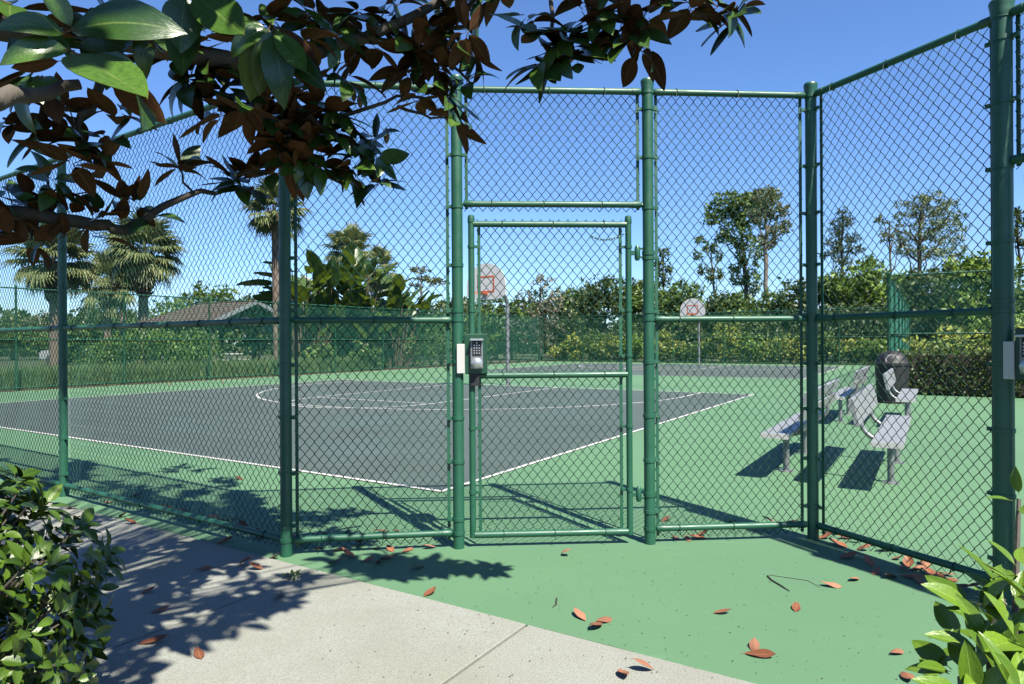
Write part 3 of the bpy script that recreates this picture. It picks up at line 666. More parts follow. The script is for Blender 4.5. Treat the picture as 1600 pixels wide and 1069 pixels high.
# ------------------------------------------------------------------ foliage generators
def leaf_cards(C, size, aspect=.5, up=.8, droop=None):
    """rhombic leaf faces at points C (n,3); returns V, Q, rnd"""
    n = len(C); d = NR.normal(size=(n, 3)); d[:, 2] -= 0 if droop is None else droop
    d /= np.linalg.norm(d, axis=1, keepdims=True)
    nn = NR.normal(size=(n, 3)); nn[:, 2] += up; v = np.cross(d, nn); v /= np.linalg.norm(v, axis=1, keepdims=True) + 1e-9
    s = (size * NR.uniform(.6, 1.35, n))[:, None]
    k = np.cross(d, v) * s * .12
    V = np.stack([C, C + d * s * .5 + v * s * aspect * .5 + k, C + d * s, C + d * s * .5 - v * s * aspect * .5 + k], 1).reshape(-1, 3)
    Q = np.arange(4 * n).reshape(n, 4); r = np.repeat(np.clip(NR.normal(.5, .24, n), 0, 1), 4)
    return V, Q, r
def blob_points(blobs, n, shell=.55):
    """points in ellipsoids (centre, radii), denser near the outside; clumped in sprays"""
    B_ = [(np.array(c, float), np.array(r, float)) for c, r in blobs]
    wts = np.array([r[0] * r[1] + r[0] * r[2] for _, r in B_]); wts = wts / wts.sum()
    out = []
    for (c, r), wt in zip(B_, wts):
        k = max(6, int(n * wt)); ns = max(3, k // 9)
        d = NR.normal(size=(ns, 3)); d /= np.linalg.norm(d, axis=1, keepdims=True)
        rad = NR.uniform(0, 1, ns) ** (1 / 3 * shell); rad *= 1 + .14 * np.sin(d[:, 0] * 5 + d[:, 2] * 4 + c[0])
        sp = d * rad[:, None]
        pick = NR.integers(0, ns, k)
        out.append(c + (sp[pick] + NR.normal(0, .085, (k, 3))) * r)
    return np.concatenate(out)
def limbs(mb, base, top, r0, r1, wob=.03, n=7):
    base, top = Vector(base), Vector(top); L = (top - base).length; pts = []
    for i in range(n):
        t = i / (n - 1); p = base.lerp(top, t)
        if 0 < i < n - 1: p += Vector((U(-1, 1), U(-1, 1), U(-.3, .3))) * wob * L
        pts.append(p)
    mb.tube(pts, [r0 + (r1 - r0) * (i / (n - 1)) for i in range(n)], 8); return pts
def tree(name, label, base, trunk_top, blobs, n, size, mat, bark_='bark_dark', r0=.2, cat='tree', group=None, aspect=.5, branches=True, up=.8, z_min=None):
    base = Vector(base); g = thing(name, label, cat, base, group)
    mb = MB(); tp = limbs(mb, base - ZV * .05, trunk_top, r0, r0 * .35, .012, 9)
    if branches:
        for c, r in blobs:
            c = Vector(c); t = max(.25, min(.95, (c.z - base.z) / max(.1, (Vector(trunk_top).z - base.z)) - .12)); k = int(t * 8)
            limbs(mb, tp[k], c, r0 * .38, r0 * .08, .05, 6)
    mb.build('trunk', bark_, g, True)
    C = blob_points(blobs, n)
    C = C[C[:, 2] > (base.z + .05 if z_min is None else z_min)]
    V, Q, r = leaf_cards(C, size, aspect, up)
    link('crown', np_mesh('crown', V, Q, mat, r), g, kind='stuff'); return g
def wpt(px, D, py): return at(px, py, D)
def blob(px, py, D, rx_px, ry_px, rd=None):             # ellipsoid at survey point, radii in metres
    s = D / F_PX; return (at(px, py, D), (rx_px * s, rd if rd else rx_px * s * .9, ry_px * s))
def foot(px, D): p = at(px, 540, D); p.z = -.02; return p

# ---------------- sabal palms: trunk, boots and fan fronds
def frond_mesh():
    V, Q, R_ = [], [], []
    K = 26; L = 1.0
    def quad(a, b, c, d, r):
        k = len(V); V.extend([a, b, c, d]); Q.append((k, k + 1, k + 2, k + 3)); R_.extend([r] * 4)
    quad((-.018, 0, 0), (.018, 0, 0), (.012, .9, .02), (-.012, .9, .02), .6)
    for i in range(K):
        an = (i / (K - 1) - .5) * math.radians(235); ln = (.95 - .25 * abs(i / (K - 1) - .5) * 2) * U(.9, 1.05); rr = U(.2, .9)
        dx, dy = math.sin(an), math.cos(an); c0 = np.array((0, .88, .02)); fold = .13 * (1 if i % 2 else -1)
        m1 = c0 + np.array((dx, dy, .06)) * ln * .55; e = c0 + np.array((dx, dy, -.16 - .25 * U(.3, 1))) * ln
        pv = np.array((dy, -dx, fold)) * .05
        quad(tuple(c0), tuple(m1 + pv), tuple(e), tuple(m1 - pv), rr)
    return np_mesh('frond', np.array(V), np.array(Q), 'leaf_palm', R_)
FR = [frond_mesh() for _ in range(3)]
def palm(px, D, py_top, py_crown, r, label, n=34, scale=1.1, boots=1.0, lean=0):
    base = foot(px, D); crown = at(px + lean, py_crown, D); g = thing('palm_tree', label, 'palm tree', base, 'cabbage palms beyond the left fence')
    mb = MB(); H = crown.z; pts = [base.lerp(crown, t) for t in np.linspace(0, 1, 26)]
    mb.tube(pts, [r * (1.25 if i < 2 else 1 + .05 * (i % 2)) for i in range(26)], 14); mb.build('trunk', 'palm_trunk', g, True)
    nb = int(60 * boots)                                # old leaf bases below the crown
    bm_ = MB()
    for k in range(nb):
        t = k / nb; an = k * 2.4; z = H - .15 - t * 1.5 * boots; p = Vector((crown.x + (base.x - crown.x) * (1 - z / H), crown.y, z))
        d = Vector((math.cos(an), math.sin(an), 0)); o_ = p + d * r * .8
        bm_.tube([o_, o_ + d * .16 + ZV * .16, o_ + d * U(.2, .34) + ZV * U(.22, .5)], [.07, .055, .025], 4)
    bm_.build('leaf_boots', 'palm_boot', g, True, kind='stuff')
    for k in range(n):
        t = k / n; an = k * 2.399 + U(-.2, .2); el = math.radians(84 - 142 * t ** .9 + U(-12, 12))
        d = Vector((math.cos(an) * math.cos(el), math.sin(an) * math.cos(el), math.sin(el)))
        sde = d.cross(ZV).normalized() if abs(d.z) < .98 else Vector((1, 0, 0)); up = sde.cross(d).normalized()
        m_ = Matrix((sde, d, up)).transposed().to_4x4(); sc_ = scale * U(.85, 1.12)
        link('frond', FR[k % 3], g, Matrix.Translation(crown + ZV * .05 * (1 - t)) @ m_ @ Matrix.Diagonal((sc_ * .75, sc_, sc_, 1)))
    return g
palm(86, 27, 330, 408, .20, 'leftmost palm, half hidden by the magnolia, shaggy boots under the crown', 52, 1.12, 1.1)
palm(222, 29, 310, 395, .19, 'full-headed palm with dark boots left of the pavilion', 66, 1.12, 1.2, 3)
palm(168, 34, 400, 445, .18, 'short palm between the two big left palms', 40, 1.05, .8)
palm(192, 37, 390, 425, .17, 'slim palm behind the full-headed palm', 36, 1.0, .8)
palm(433, 30, 285, 332, .165, 'tall slender palm with smooth pale trunk right of the pavilion', 44, .95, .5, -3)
palm(548, 43, 362, 395, .18, 'palm rising behind the paradise plants', 44, 1.15, .5)
palm(590, 47, 390, 425, .18, 'small palm crown behind the paradise plants at right', 24, 1.2, .4)

# ---------------- giant bird-of-paradise clumps: paddle leaves on long stalks
def paddle_mesh():
    V, Q, uv = [], [], []; K = 9
    for i in range(K):
        t = i / (K - 1); wd = .30 * math.sin(math.pi * min(1, .12 + t * .9)) ** .7 * (1 if t < .97 else .3); y = t * 1.25; zc = -.22 * t * t
        for s in (-1, 0, 1): V.append((s * wd, y, zc + .10 * abs(s) * (1 - .4 * t) + U(-.02, .02) * abs(s))); uv.append((.5 + .5 * s, t))
    for i in range(K - 1):
        for s in (0, 1): Q.append((i * 3 + s, i * 3 + s + 1, i * 3 + s + 4, i * 3 + s + 3))
    return np_mesh('paddle_leaf', np.array(V), np.array(Q), 'paradise_leaf', None, None, True, uv)
PD = [paddle_mesh() for _ in range(3)]
def paradise(px, D, label, n, hmax, spread):
    base = foot(px, D); g = thing('paradise_plant', label, 'plant', base, 'giant paradise plants behind the left fence')
    mb = MB()
    for k in range(n):
        an = U(0, 2 * math.pi); rad = spread * math.sqrt(U(0, 1)); h = hmax * U(.32, 1.0) * (1 - .25 * rad / spread)
        tip = base + Vector((math.cos(an) * rad, math.sin(an) * rad * .7, h)); b0 = base + Vector((math.cos(an) * rad * .45, math.sin(an) * rad * .4, 0))
        mb.tube([b0, b0.lerp(tip, .5) + ZV * .1, tip], [.06, .035, .022], 5)
        el = math.radians(U(5, 75)); a2 = an + U(-.7, .7)
        d = Vector((math.cos(a2) * math.cos(el), math.sin(a2) * math.cos(el), math.sin(el))); sde = d.cross(ZV).normalized(); up = sde.cross(d)
        rl = U(-.7, .7); m_ = Matrix((sde, d, up)).transposed().to_4x4() @ Matrix.Rotation(rl, 4, 'Y'); s_ = U(.8, 1.35)
        link('paddle_leaf', PD[k % 3], g, Matrix.Translation(tip) @ m_ @ Matrix.Scale(s_, 4))
    mb.build('stalks', 'palm_boot', g, True, kind='stuff'); return g
paradise(482, 33, 'left clump of giant paradise plant with paddle leaves beside the slender palm', 80, 5.6, 1.8)
paradise(548, 35, 'tallest clump of giant paradise plant with paddle leaves in the middle', 90, 6.4, 1.9)
paradise(612, 36.5, 'right clump of giant paradise plant, lower and darker', 70, 4.6, 1.9)

# ---------------- trees beyond the courts
BT = 'trees beyond the courts'
def bush_tree(px, D, py_top, w_px, label, mat='leaf_dark', n=2600, size=.34, name='bushy_tree', lobes=7, seed=0, bark_='bark_dark'):
    base = foot(px, D); s = D / F_PX; top = at(px, py_top, D).z; W_ = w_px * s; rr = random.Random(int(px * 7 + D)); bl = []
    for k in range(lobes):
        f = k / max(1, lobes - 1); z = top * (.22 + .62 * rr.random()) if k else top * .80
        x_ = rr.uniform(-.36, .36) * W_ * (1.15 - .5 * z / top) if k else 0
        bl.append(((base.x + x_, base.y + rr.uniform(-.3, .3) * W_, z), (W_ * rr.uniform(.24, .36), W_ * rr.uniform(.24, .36), top * rr.uniform(.16, .22))))
    return tree(name, label, base, (base.x, base.y, top * .8), bl, n, size, mat, bark_, max(.09, W_ * .028), 'tree', BT)
row = [(648, 50, 462, 80, 'leaf_dark', 'dark bushy tree right of the paradise plants'), (700, 54, 470, 90, 'leaf_dark', 'dark bushy tree behind the left gate post'),
 (762, 52, 482, 80, 'leaf_mid', 'low green tree below the near backboard'), (800, 49, 470, 90, 'leaf_mid', 'mid green tree right of the near backboard pole'),
 (900, 53, 452, 80, 'leaf_mid', 'green tree between the grey tree and the domed dark tree'), (945, 51, 428, 100, 'leaf_dark', 'domed dark green tree seen through the gate, right half'),
 (1000, 50, 440, 80, 'leaf_mid', 'leafy tree behind the hinge post of the gate'), (1062, 50, 438, 95, 'leaf_mid', 'broad green tree behind the distant hoop'),
 (1120, 53, 455, 90, 'leaf_dark', 'dark tree right of the distant hoop'), (1158, 49, 462, 80, 'leaf_mid', 'yellow-green low tree at the foot of the tall trees'),
 (1212, 51, 455, 85, 'leaf_mid', 'leafy tree right of the pale straight trunk'), (1262, 48, 432, 95, 'leaf_dark', 'dark tree behind the shaded fence post'),
 (1305, 46, 425, 80, 'leaf_mid', 'green tree at the foot of the pine'), (1345, 42, 408, 85, 'leaf_bright', 'bright green bushy tree left of the cypress'),
 (1400, 43, 428, 90, 'leaf_bright', 'bright green tree behind the edge-on fence'), (1455, 41, 420, 100, 'leaf_dark', 'dark tree under the cypress'),
 (1505, 38, 405, 100, 'leaf_mid', 'green tree right of the cypress'), (1560, 33, 385, 120, 'leaf_bright', 'bright green tree behind the right fence post'),
 (1640, 33, 380, 140, 'leaf_mid', 'green tree at the right picture edge'),
 (880, 60, 455, 120, 'leaf_dark', 'far dark tree behind the grey tree'), (1035, 58, 452, 120, 'leaf_dark', 'far dark tree beyond the middle of the back fence'),
 (740, 60, 465, 120, 'leaf_dark', 'far dark tree behind the near backboard')]
for px, D, pt, w_, mt, lb in row: bush_tree(px, D, pt, w_, lb, mt)
for px, D, pt, w_, mt, lb in ((330, 52, 437, 95, 'leaf_mid', 'rounded tree rising over the pavilion roof'), (275, 50, 458, 90, 'leaf_mid', 'low green tree behind the left end of the pavilion'),
        (405, 55, 462, 100, 'leaf_dark', 'dark tree behind the pavilion ridge'), (460, 52, 450, 90, 'leaf_dark', 'dark tree behind the slender palm'),
        (20, 58, 480, 120, 'leaf_mid', 'far green tree at the left picture edge'), (62, 62, 488, 80, 'leaf_olive', 'far olive tree left of the leftmost palm'), (145, 48, 480, 110, 'leaf_dark', 'dark thicket tree behind the left palms'),
        (-60, 55, 470, 160, 'leaf_dark', 'far dark tree just inside the left picture edge'), (120, 44, 505, 70, 'leaf_mid', 'low leafy shrub tree between the left palms'), (200, 46, 500, 90, 'leaf_mid', 'leafy shrub tree behind the full-headed palm')):
    bush_tree(px, D, pt, w_, lb, mt)
# sparse grey tree seen through the gate
D = 48; b_ = foot(845, D)
tree('bare_tree', 'greyish half-bare tree seen through the middle of the gate', b_, at(845, 450, D),
     [blob(820, 462, D, 15, 12), blob(845, 440, D, 16, 14), blob(868, 470, D, 22, 16), blob(835, 490, D, 30, 20), blob(865, 500, D, 26, 18), blob(820, 515, D, 30, 20), blob(850, 525, D, 30, 16)], 2200, .26, 'leaf_grey', 'bark_grey', .16, 'tree', BT)
# tall group: dark leafy trees and a pale straight trunk
D = 62; b_ = foot(1168, D)
tree('tall_tree', 'tall dark-trunked tree with broad crown right of the distant hoop', b_, at(1160, 335, D),
     [blob(1140, 318, D, 34, 16), blob(1165, 330, D, 30, 26), blob(1118, 340, D, 20, 10), blob(1150, 365, D, 26, 20), blob(1170, 395, D, 22, 24), blob(1155, 430, D, 16, 18), blob(1178, 440, D, 14, 20), blob(1128, 372, D, 10, 7), blob(1190, 312, D, 26, 14)], 5200, .36, 'leaf_mid', 'bark_dark', .30, 'tree', BT)
D = 58; b_ = foot(1199, D)
tree('pale_trunk_tree', 'tall tree with straight pale bare trunk and thin grey-green top', b_, at(1196, 335, D),
     [blob(1195, 308, D, 22, 14), blob(1212, 330, D, 20, 12), blob(1186, 338, D, 16, 14), blob(1215, 358, D, 18, 10), blob(1200, 375, D, 14, 12), blob(1232, 350, D, 9, 5)], 2100, .30, 'leaf_olive', 'bark_pale', .30, 'tree', BT)
D = 60; b_ = foot(1122, D)
tree('slender_tree', 'slender drooping tree left of the tall dark-trunked tree', b_, at(1112, 385, D),
     [blob(1095, 375, D, 9, 7), blob(1110, 388, D, 12, 8), blob(1090, 398, D, 7, 8), blob(1122, 400, D, 8, 9), blob(1118, 430, D, 14, 12), blob(1098, 420, D, 8, 9)], 1100, .28, 'leaf_dark', 'bark_grey', .16, 'tree', BT)
D = 60; b_ = foot(1036, D)
tree('narrow_tree', 'narrow ragged treetop just right of the gate hinge post', b_, at(1036, 392, D),
     [blob(1036, 397, D, 10, 9), blob(1028, 415, D, 12, 9), blob(1042, 418, D, 9, 8), blob(1034, 438, D, 14, 12)], 900, .28, 'leaf_dark', 'bark_dark', .15, 'tree', BT)
D = 62; b_ = foot(658, D)
tree('narrow_tree', 'thin flat-topped pine left of the left gate post', b_, at(658, 425, D),
     [blob(655, 422, D, 15, 4), blob(664, 436, D, 14, 4), blob(650, 446, D, 10, 4), blob(685, 440, D, 16, 6)], 700, .28, 'leaf_olive', 'bark_pale', .14, 'tree', BT)
D = 60; b_ = foot(1316, D)
tree('pine_tree', 'dark pointed pine between the shaded post and the cypress', b_, at(1316, 330, D),
     [blob(1316, 332, D, 9, 9), blob(1318, 348, D, 17, 9), blob(1308, 362, D, 15, 8), blob(1330, 372, D, 14, 7), blob(1300, 378, D, 12, 7), blob(1318, 388, D, 16, 8), blob(1338, 392, D, 12, 6), blob(1298, 398, D, 14, 6), blob(1318, 408, D, 14, 6)], 2000, .34, 'leaf_pine', 'bark_dark', .2, 'tree', BT, .25)
D = 47; b_ = foot(1430, D)
bl = [blob(1450, 306, D, 20, 6), blob(1425, 318, D, 24, 7), blob(1468, 320, D, 26, 7), blob(1445, 332, D, 30, 8), blob(1485, 338, D, 22, 6), blob(1408, 340, D, 16, 7), blob(1455, 350, D, 34, 8), blob(1492, 358, D, 22, 6), blob(1388, 362, D, 14, 6), blob(1430, 366, D, 30, 9), blob(1475, 374, D, 28, 8), blob(1412, 388, D, 22, 10), blob(1450, 394, D, 34, 10), blob(1490, 392, D, 22, 8), blob(1378, 345, D, 8, 4)]
tree('cypress_tree', 'feathery cypress with layered flat sprays at upper right', b_, at(1440, 320, D), bl, 4600, .26, 'leaf_cypress', 'bark_grey', .22, 'tree', BT, .3)
D = 46; b_ = foot(1392, D)
tree('dead_tree', 'nearly bare grey tree left of the feathery cypress', b_, at(1390, 345, D), [blob(1378, 345, D, 10, 6), blob(1400, 355, D, 10, 6), blob(1385, 372, D, 12, 6), blob(1408, 378, D, 10, 6)], 260, .22, 'leaf_olive', 'bark_grey', .12, 'tree', BT)
D = 50; b_ = foot(1597, D)
tree('narrow_tree', 'ragged treetop right of the right fence post', b_, at(1590, 330, D), [blob(1585, 335, D, 12, 8), blob(1598, 350, D, 12, 8), blob(1582, 365, D, 12, 8), blob(1600, 380, D, 14, 8)], 700, .3, 'leaf_dark', 'bark_dark', .15, 'tree', BT)

# ---------------- yellow-green shrubs along the back fence and behind the hedge
def shrub(P, rx, ry, h, label, mat='leaf_yellow', n=900, size=.2, grp='shrubs behind the far fences', cat='shrub', name='shrub', aspect=.55):
    P = Vector(P); bl = [((P.x + U(-.4, .4) * rx, P.y + U(-.4, .4) * ry, h * U(.35, .72)), (rx * U(.5, .72), ry * U(.5, .72), h * U(.26, .36))) for _ in range(6)]
    bl.append(((P.x, P.y, h * .42), (rx, ry, h * .5)))
    g = thing(name, label, cat, P, grp); mb = MB()
    for k in range(6): limbs(mb, P + Vector((U(-.1, .1), U(-.1, .1), -.03)), bl[k][0], .03, .01, .05, 4)
    mb.build('stem', 'bark_dark', g, True)
    C = blob_points(bl, n, .7); C = C[C[:, 2] > .02]
    V, Q, r = leaf_cards(C, size, aspect); link('crown', np_mesh('crown', V, Q, mat, r), g, kind='stuff'); return g
where = ['behind the left gate post', 'below the near backboard', 'left of the near pole', 'right of the near pole', 'in the gate centre', 'in the right of the gate', 'behind the gate upright', 'behind the hinge post', 'left of the distant pole', 'right of the distant pole', 'under the tall trees', 'under the pale trunk', 'left of the shaded post', 'behind the shaded post', 'left of the edge-on fence', 'beside the edge-on fence']
for k in range(16):
    P = ab(36.3 + U(-.2, .3), 18.3 - k * 1.42)
    mt = ('leaf_yellow', 'leaf_yellow', 'leaf_mid', 'leaf_yellow', 'leaf_bright')[k % 5]
    shrub(P + Vector((U(-.4, .4), U(-.2, .5), 0)), U(.8, 1.4), U(.8, 1.2), U(1.2, 2.7), f"{'yellow-green' if mt == 'leaf_yellow' else 'green'} shrub along the back fence, {where[k]}", mt, 1300, .2)
for k in range(11):
    P = ab(38.6 + U(-.4, .4), 18.5 - k * 2.2)
    shrub(P, U(1.2, 1.9), 1.2, U(2.0, 4.3), 'dark second-row shrub behind the back fence, ' + ('at the far left corner', 'behind the left gate post', 'by the near pole', 'in the gate centre', 'in the right of the gate', 'behind the hinge post', 'left of the distant hoop', 'right of the distant hoop', 'by the pale trunk', 'behind the shaded post', 'at the right corner')[k], 'leaf_dark', 1500, .26, 'second-row shrubs behind the back fence')
for k, (a_, b_, h_) in enumerate(((17.2, -4.4, 1.7), (17.6, -6.2, 2.0), (17.4, -8.0, 1.8), (18.0, -9.8, 2.1), (17.5, -11.6, 1.9), (20.5, -5.5, 2.6), (21.0, -8.2, 3.0), (21.0, -11.0, 3.2), (24.5, -6.2, 3.4), (25, -9.5, 4.0))):
    lb = ['yellow-green shrub behind the hedge, nearest the edge-on fence', 'second yellow-green shrub behind the hedge', 'third yellow-green shrub behind the hedge', 'fourth yellow-green shrub behind the hedge, by the right post', 'yellow-green shrub behind the hedge, beyond the right post',
          'taller green shrub beside the edge-on fence', 'taller green shrub above the middle of the hedge', 'taller green shrub at the right of the hedge', 'high leafy shrub behind the edge-on fence', 'high leafy shrub left of the right post'][k]
    shrub(ab(a_, b_), 1.3, 1.1, h_, lb, 'leaf_yellow' if k < 5 else ('leaf_mid', 'leaf_bright')[k % 2], 1500, .17 if k < 5 else .22)
# clipped hedge before the right fence
def box_cards(P0, P1, wid, h, n, size):
    d = P1 - P0; L = d.length; x = np.array(d.normalized()); y = np.cross([0, 0, 1], x); t = NR.uniform(0, 1, (n, 3))
    face = NR.choice(5, n, p=[.42, .12, .28, .09, .09]); s, v, z = t[:, 0] * L, (t[:, 1] - .5) * wid, t[:, 2] * h
    v = np.where(face == 0, -wid / 2, np.where(face == 1, wid / 2, v)); z = np.where(face == 2, h, z); s = np.where(face == 3, 0, np.where(face == 4, L, s))
    dep = NR.exponential(.035, n); v = v * (1 - dep); z = z * (1 - dep * .6) + NR.normal(0, .018, n)
    return np.array(P0) + s[:, None] * x + v[:, None] * y + z[:, None] * np.array([0, 0, 1.])
H0, H1 = ab(14.55, -3.05), ab(14.55, -14)
g = thing('hedge', 'clipped green box hedge, shade put into its colour, at right before the fence', 'hedge', H0)
C = box_cards(H0, H1, .95, 1.06, 15000, .06); C = C[C[:, 2] > .03]; V, Q, r = leaf_cards(C, .075, .6)
link('crown', np_mesh('crown', V, Q, 'leaf_hedge_shade', r), g, kind='stuff')
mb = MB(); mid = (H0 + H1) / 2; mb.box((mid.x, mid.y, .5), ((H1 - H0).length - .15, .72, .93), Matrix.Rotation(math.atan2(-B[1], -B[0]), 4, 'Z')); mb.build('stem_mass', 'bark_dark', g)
# rounded shrubs and grass beyond the left fence
for px, D, w_, h_, lb in ((236, 26.5, 1.35, 2.05, 'left of two rounded dark shrubs before the pavilion'), (293, 27.0, 1.4, 2.0, 'right of two rounded dark shrubs before the pavilion, lower'), (176, 27.5, 1.1, 1.9, 'loose dark shrub at the foot of the full-headed palm')):
    P = foot(px, D); shrub(P, w_, w_ * .85, h_, lb, 'leaf_hedge', 4200, .11, 'rounded shrubs by the pavilion')
for px, D, w_, h_, lb in ((500, 31.5, .9, 1.5, 'low shrub at the foot of the left paradise clump'), (575, 33, 1.0, 1.4, 'low shrub at the foot of the tallest paradise clump'), (650, 37, 1.2, 2.0, 'shrub between the paradise plants and the gate post'), (690, 39, 1.2, 2.2, 'shrub behind the left gate post at the fence corner')):
    shrub(foot(px, D), w_, w_, h_, lb, 'leaf_mid', 900, .18, 'low shrubs along the left far fence')
def grass(name, n, place, hgt, wd, label=None):
    C = np.array([place() for _ in range(n)]); hh = hgt * NR.uniform(.5, 1.1, n); an = NR.uniform(0, 2 * np.pi, n); ln = NR.normal(0, .22, (n, 2)) * hh[:, None]
    s = np.stack([np.cos(an), np.sin(an), 0 * an], 1) * (wd / 2); m1 = C + np.stack([ln[:, 0] * .35, ln[:, 1] * .35, hh * .6], 1); tp = C + np.stack([ln[:, 0], ln[:, 1], hh], 1)
    V = np.stack([C - s, C + s, m1 + s * .8, m1 - s * .8, tp], 1).reshape(-1, 3); k = np.arange(n)[:, None] * 5
    Q = np.concatenate([k + np.array([[0, 1, 2, 3]]), k + np.array([[3, 2, 4, 4]])]); Q3 = np.concatenate([k + np.array([[0, 1, 2]]), k + np.array([[0, 2, 3]]), k + np.array([[3, 2, 4]])])
    return link(name, np_mesh(name, V, Q3, 'grass_blade', np.repeat(np.clip(NR.normal(.5, .22, n), 0, 1), 5)))
o = grass('tall_grass', 26000, lambda: tuple(ab(U(-4, 20), 19.5 + abs(RNG.gauss(0, 1.3)), -.02)), .72, .022); o['kind'] = 'stuff'; tag(o, 'tall ornamental grass along the outside of the left far fence', 'grass')
o = grass('lawn_grass', 16000, lambda: tuple(ab(U(34.9, 36), U(-3, 18), -.03)), .10, .02); o['kind'] = 'stuff'; tag(o, 'short grass verge at the foot of the back fence', 'grass')

# far-off wood closing the view behind the single trees
def wood(px0, px1, D, top, n, label, mat):
    C = []
    for _ in range(n):
        px = U(px0, px1); d = D + U(-3, 5); p = at(px, 540, d); hh = top * (.72 + .28 * math.sin(px * .021 + 1.3) * math.sin(px * .057) + .10 * math.sin(px * .19))
        C.append((p.x, p.y, hh * (1 - U(0, 1) ** 1.6 * 1.0)))
    C = np.array(C); V, Q, r = leaf_cards(C, .62, .6); o = link('woodland', np_mesh('woodland', V, Q, mat, r)); o['kind'] = 'stuff'; tag(o, label, 'woodland')
wood(-260, 470, 78, 5.2, 15000, 'far-off dark wood behind the pavilion and left palms', 'leaf_dark')
wood(440, 1420, 76, 4.9, 22000, 'far-off dark wood closing the view behind the courts', 'leaf_dark')
wood(1380, 1900, 60, 6.0, 12000, 'far-off green wood behind the right fence', 'leaf_mid')

# ------------------------------------------------------------------ broad leaves (blade of unit length along +y, upper side +z)
def leaf_arrays(wd, tipness, curl, fold, twist, wave, K=8, skew=0):
    V, uv = [], []
    for i in range(K + 1):
        t = i / K; s_ = math.sin(math.pi * min(1, t) ** tipness) if 0 < t < 1 else 0
        wdt = wd * .5 * max(s_, .03 if t < .05 else 0) ** .8; an = curl * t
        y = math.sin(an) / curl if abs(curl) > 1e-3 else t; z = (math.cos(an) - 1) / curl if abs(curl) > 1e-3 else 0
        if t == 1: wdt = .002
        ph = wave * math.sin(t * 7 + skew)
        for s in (-1, -.5, 0, .5, 1):
            x_ = s * wdt; zz = z + abs(s) * wdt * fold + ph * s * abs(s) * .5; tw = twist * t
            V.append((x_ * math.cos(tw) + skew * .05 * math.sin(t * 3), y, zz + x_ * math.sin(tw))); uv.append((.5 + .5 * s, t))
    Q = [(i * 5 + s, i * 5 + s + 1, i * 5 + s + 6, i * 5 + s + 5) for i in range(K) for s in range(4)]
    return np.array(V), np.array(Q), np.array(uv)
def stalk_arrays(r=.012, ln=.12):
    V = [(r * math.cos(a_), y, r * math.sin(a_)) for y in (-ln, .06) for a_ in (0, 2.1, 4.2)]
    return np.array(V), np.array([(0, 1, 4, 3), (1, 2, 5, 4), (2, 0, 3, 5)]), np.full((6, 2), .5)
def two_sided(mesh_args, thick=.006, stalk=True):
    V, Q, uv = leaf_arrays(*mesh_args); n = len(V)
    V2 = V.copy(); V2[:, 2] -= thick
    Vs, Qs, us = stalk_arrays()
    VV = np.concatenate([V, V2] + ([Vs] if stalk else [])); QQ = np.concatenate([Q, Q[:, ::-1] + n] + ([Qs + 2 * n] if stalk else [])); uu = np.concatenate([uv, uv] + ([us] if stalk else []))
    mi = np.concatenate([np.zeros(len(Q)), np.ones(len(Q))] + ([np.ones(len(Qs))] if stalk else [])).astype(int)
    return VV, QQ, uu, mi
def leaf_set(name, shapes, mats, stalk=True):
    out = []
    for a_ in shapes:
        V, Q, u_, mi = two_sided(a_, stalk=stalk); out.append((np_mesh(name, V, Q, mats, None, mi, True, u_), V, Q, u_, mi))
    return out
MAGS = [(.47, .82, .35, .16, .1, .02, 8, .3), (.46, .85, .7, .2, -.15, .03, 8, -.4), (.50, .80, .15, .12, .2, .02, 8, .2), (.43, .88, 1.0, .25, .1, .03, 8, .5), (.43, .84, -.2, .14, -.1, .025, 8, -.2)]
MAG = leaf_set('leaf', MAGS, ['magnolia_top', 'magnolia_under']); MAG2 = leaf_set('leaf', MAGS[:3], ['magnolia_top', 'magnolia_under_green'])
def lmat(P, y, n, L, W_=1):
    y = y.normalized(); x = y.cross(n)
    x = x.normalized() if x.length > 1e-4 else y.orthogonal().normalized(); z = x.cross(y)
    return Matrix.Translation(P) @ Matrix((x, y, z)).transposed().to_4x4() @ Matrix.Diagonal((L * W_, L, L, 1))
def whorl(P, axis, n, L, out, kind, tilt=(45, 95), droop=.3, lift=.02, W_=1.0):
    axis = axis.normalized(); u = axis.orthogonal().normalized(); v = axis.cross(u); ph = U(0, 6.28)
    for k in range(n):
        an = ph + k * 2.399; tl = math.radians(U(*tilt)); rad = u * math.cos(an) + v * math.sin(an)
        d = axis * math.cos(tl) + rad * math.sin(tl); d.z -= droop * U(.4, 1.3); d.normalize()
        nn = axis * math.sin(tl) - rad * math.cos(tl); nn = nn + Vector((U(-.3, .3), U(-.3, .3), U(-.1, .3)))
        out.append((lmat(P + axis * U(-lift, lift) + d * .02, d, nn, L * U(.72, 1.1), W_ * U(.9, 1.12)), kind, RNG.randrange(100)))
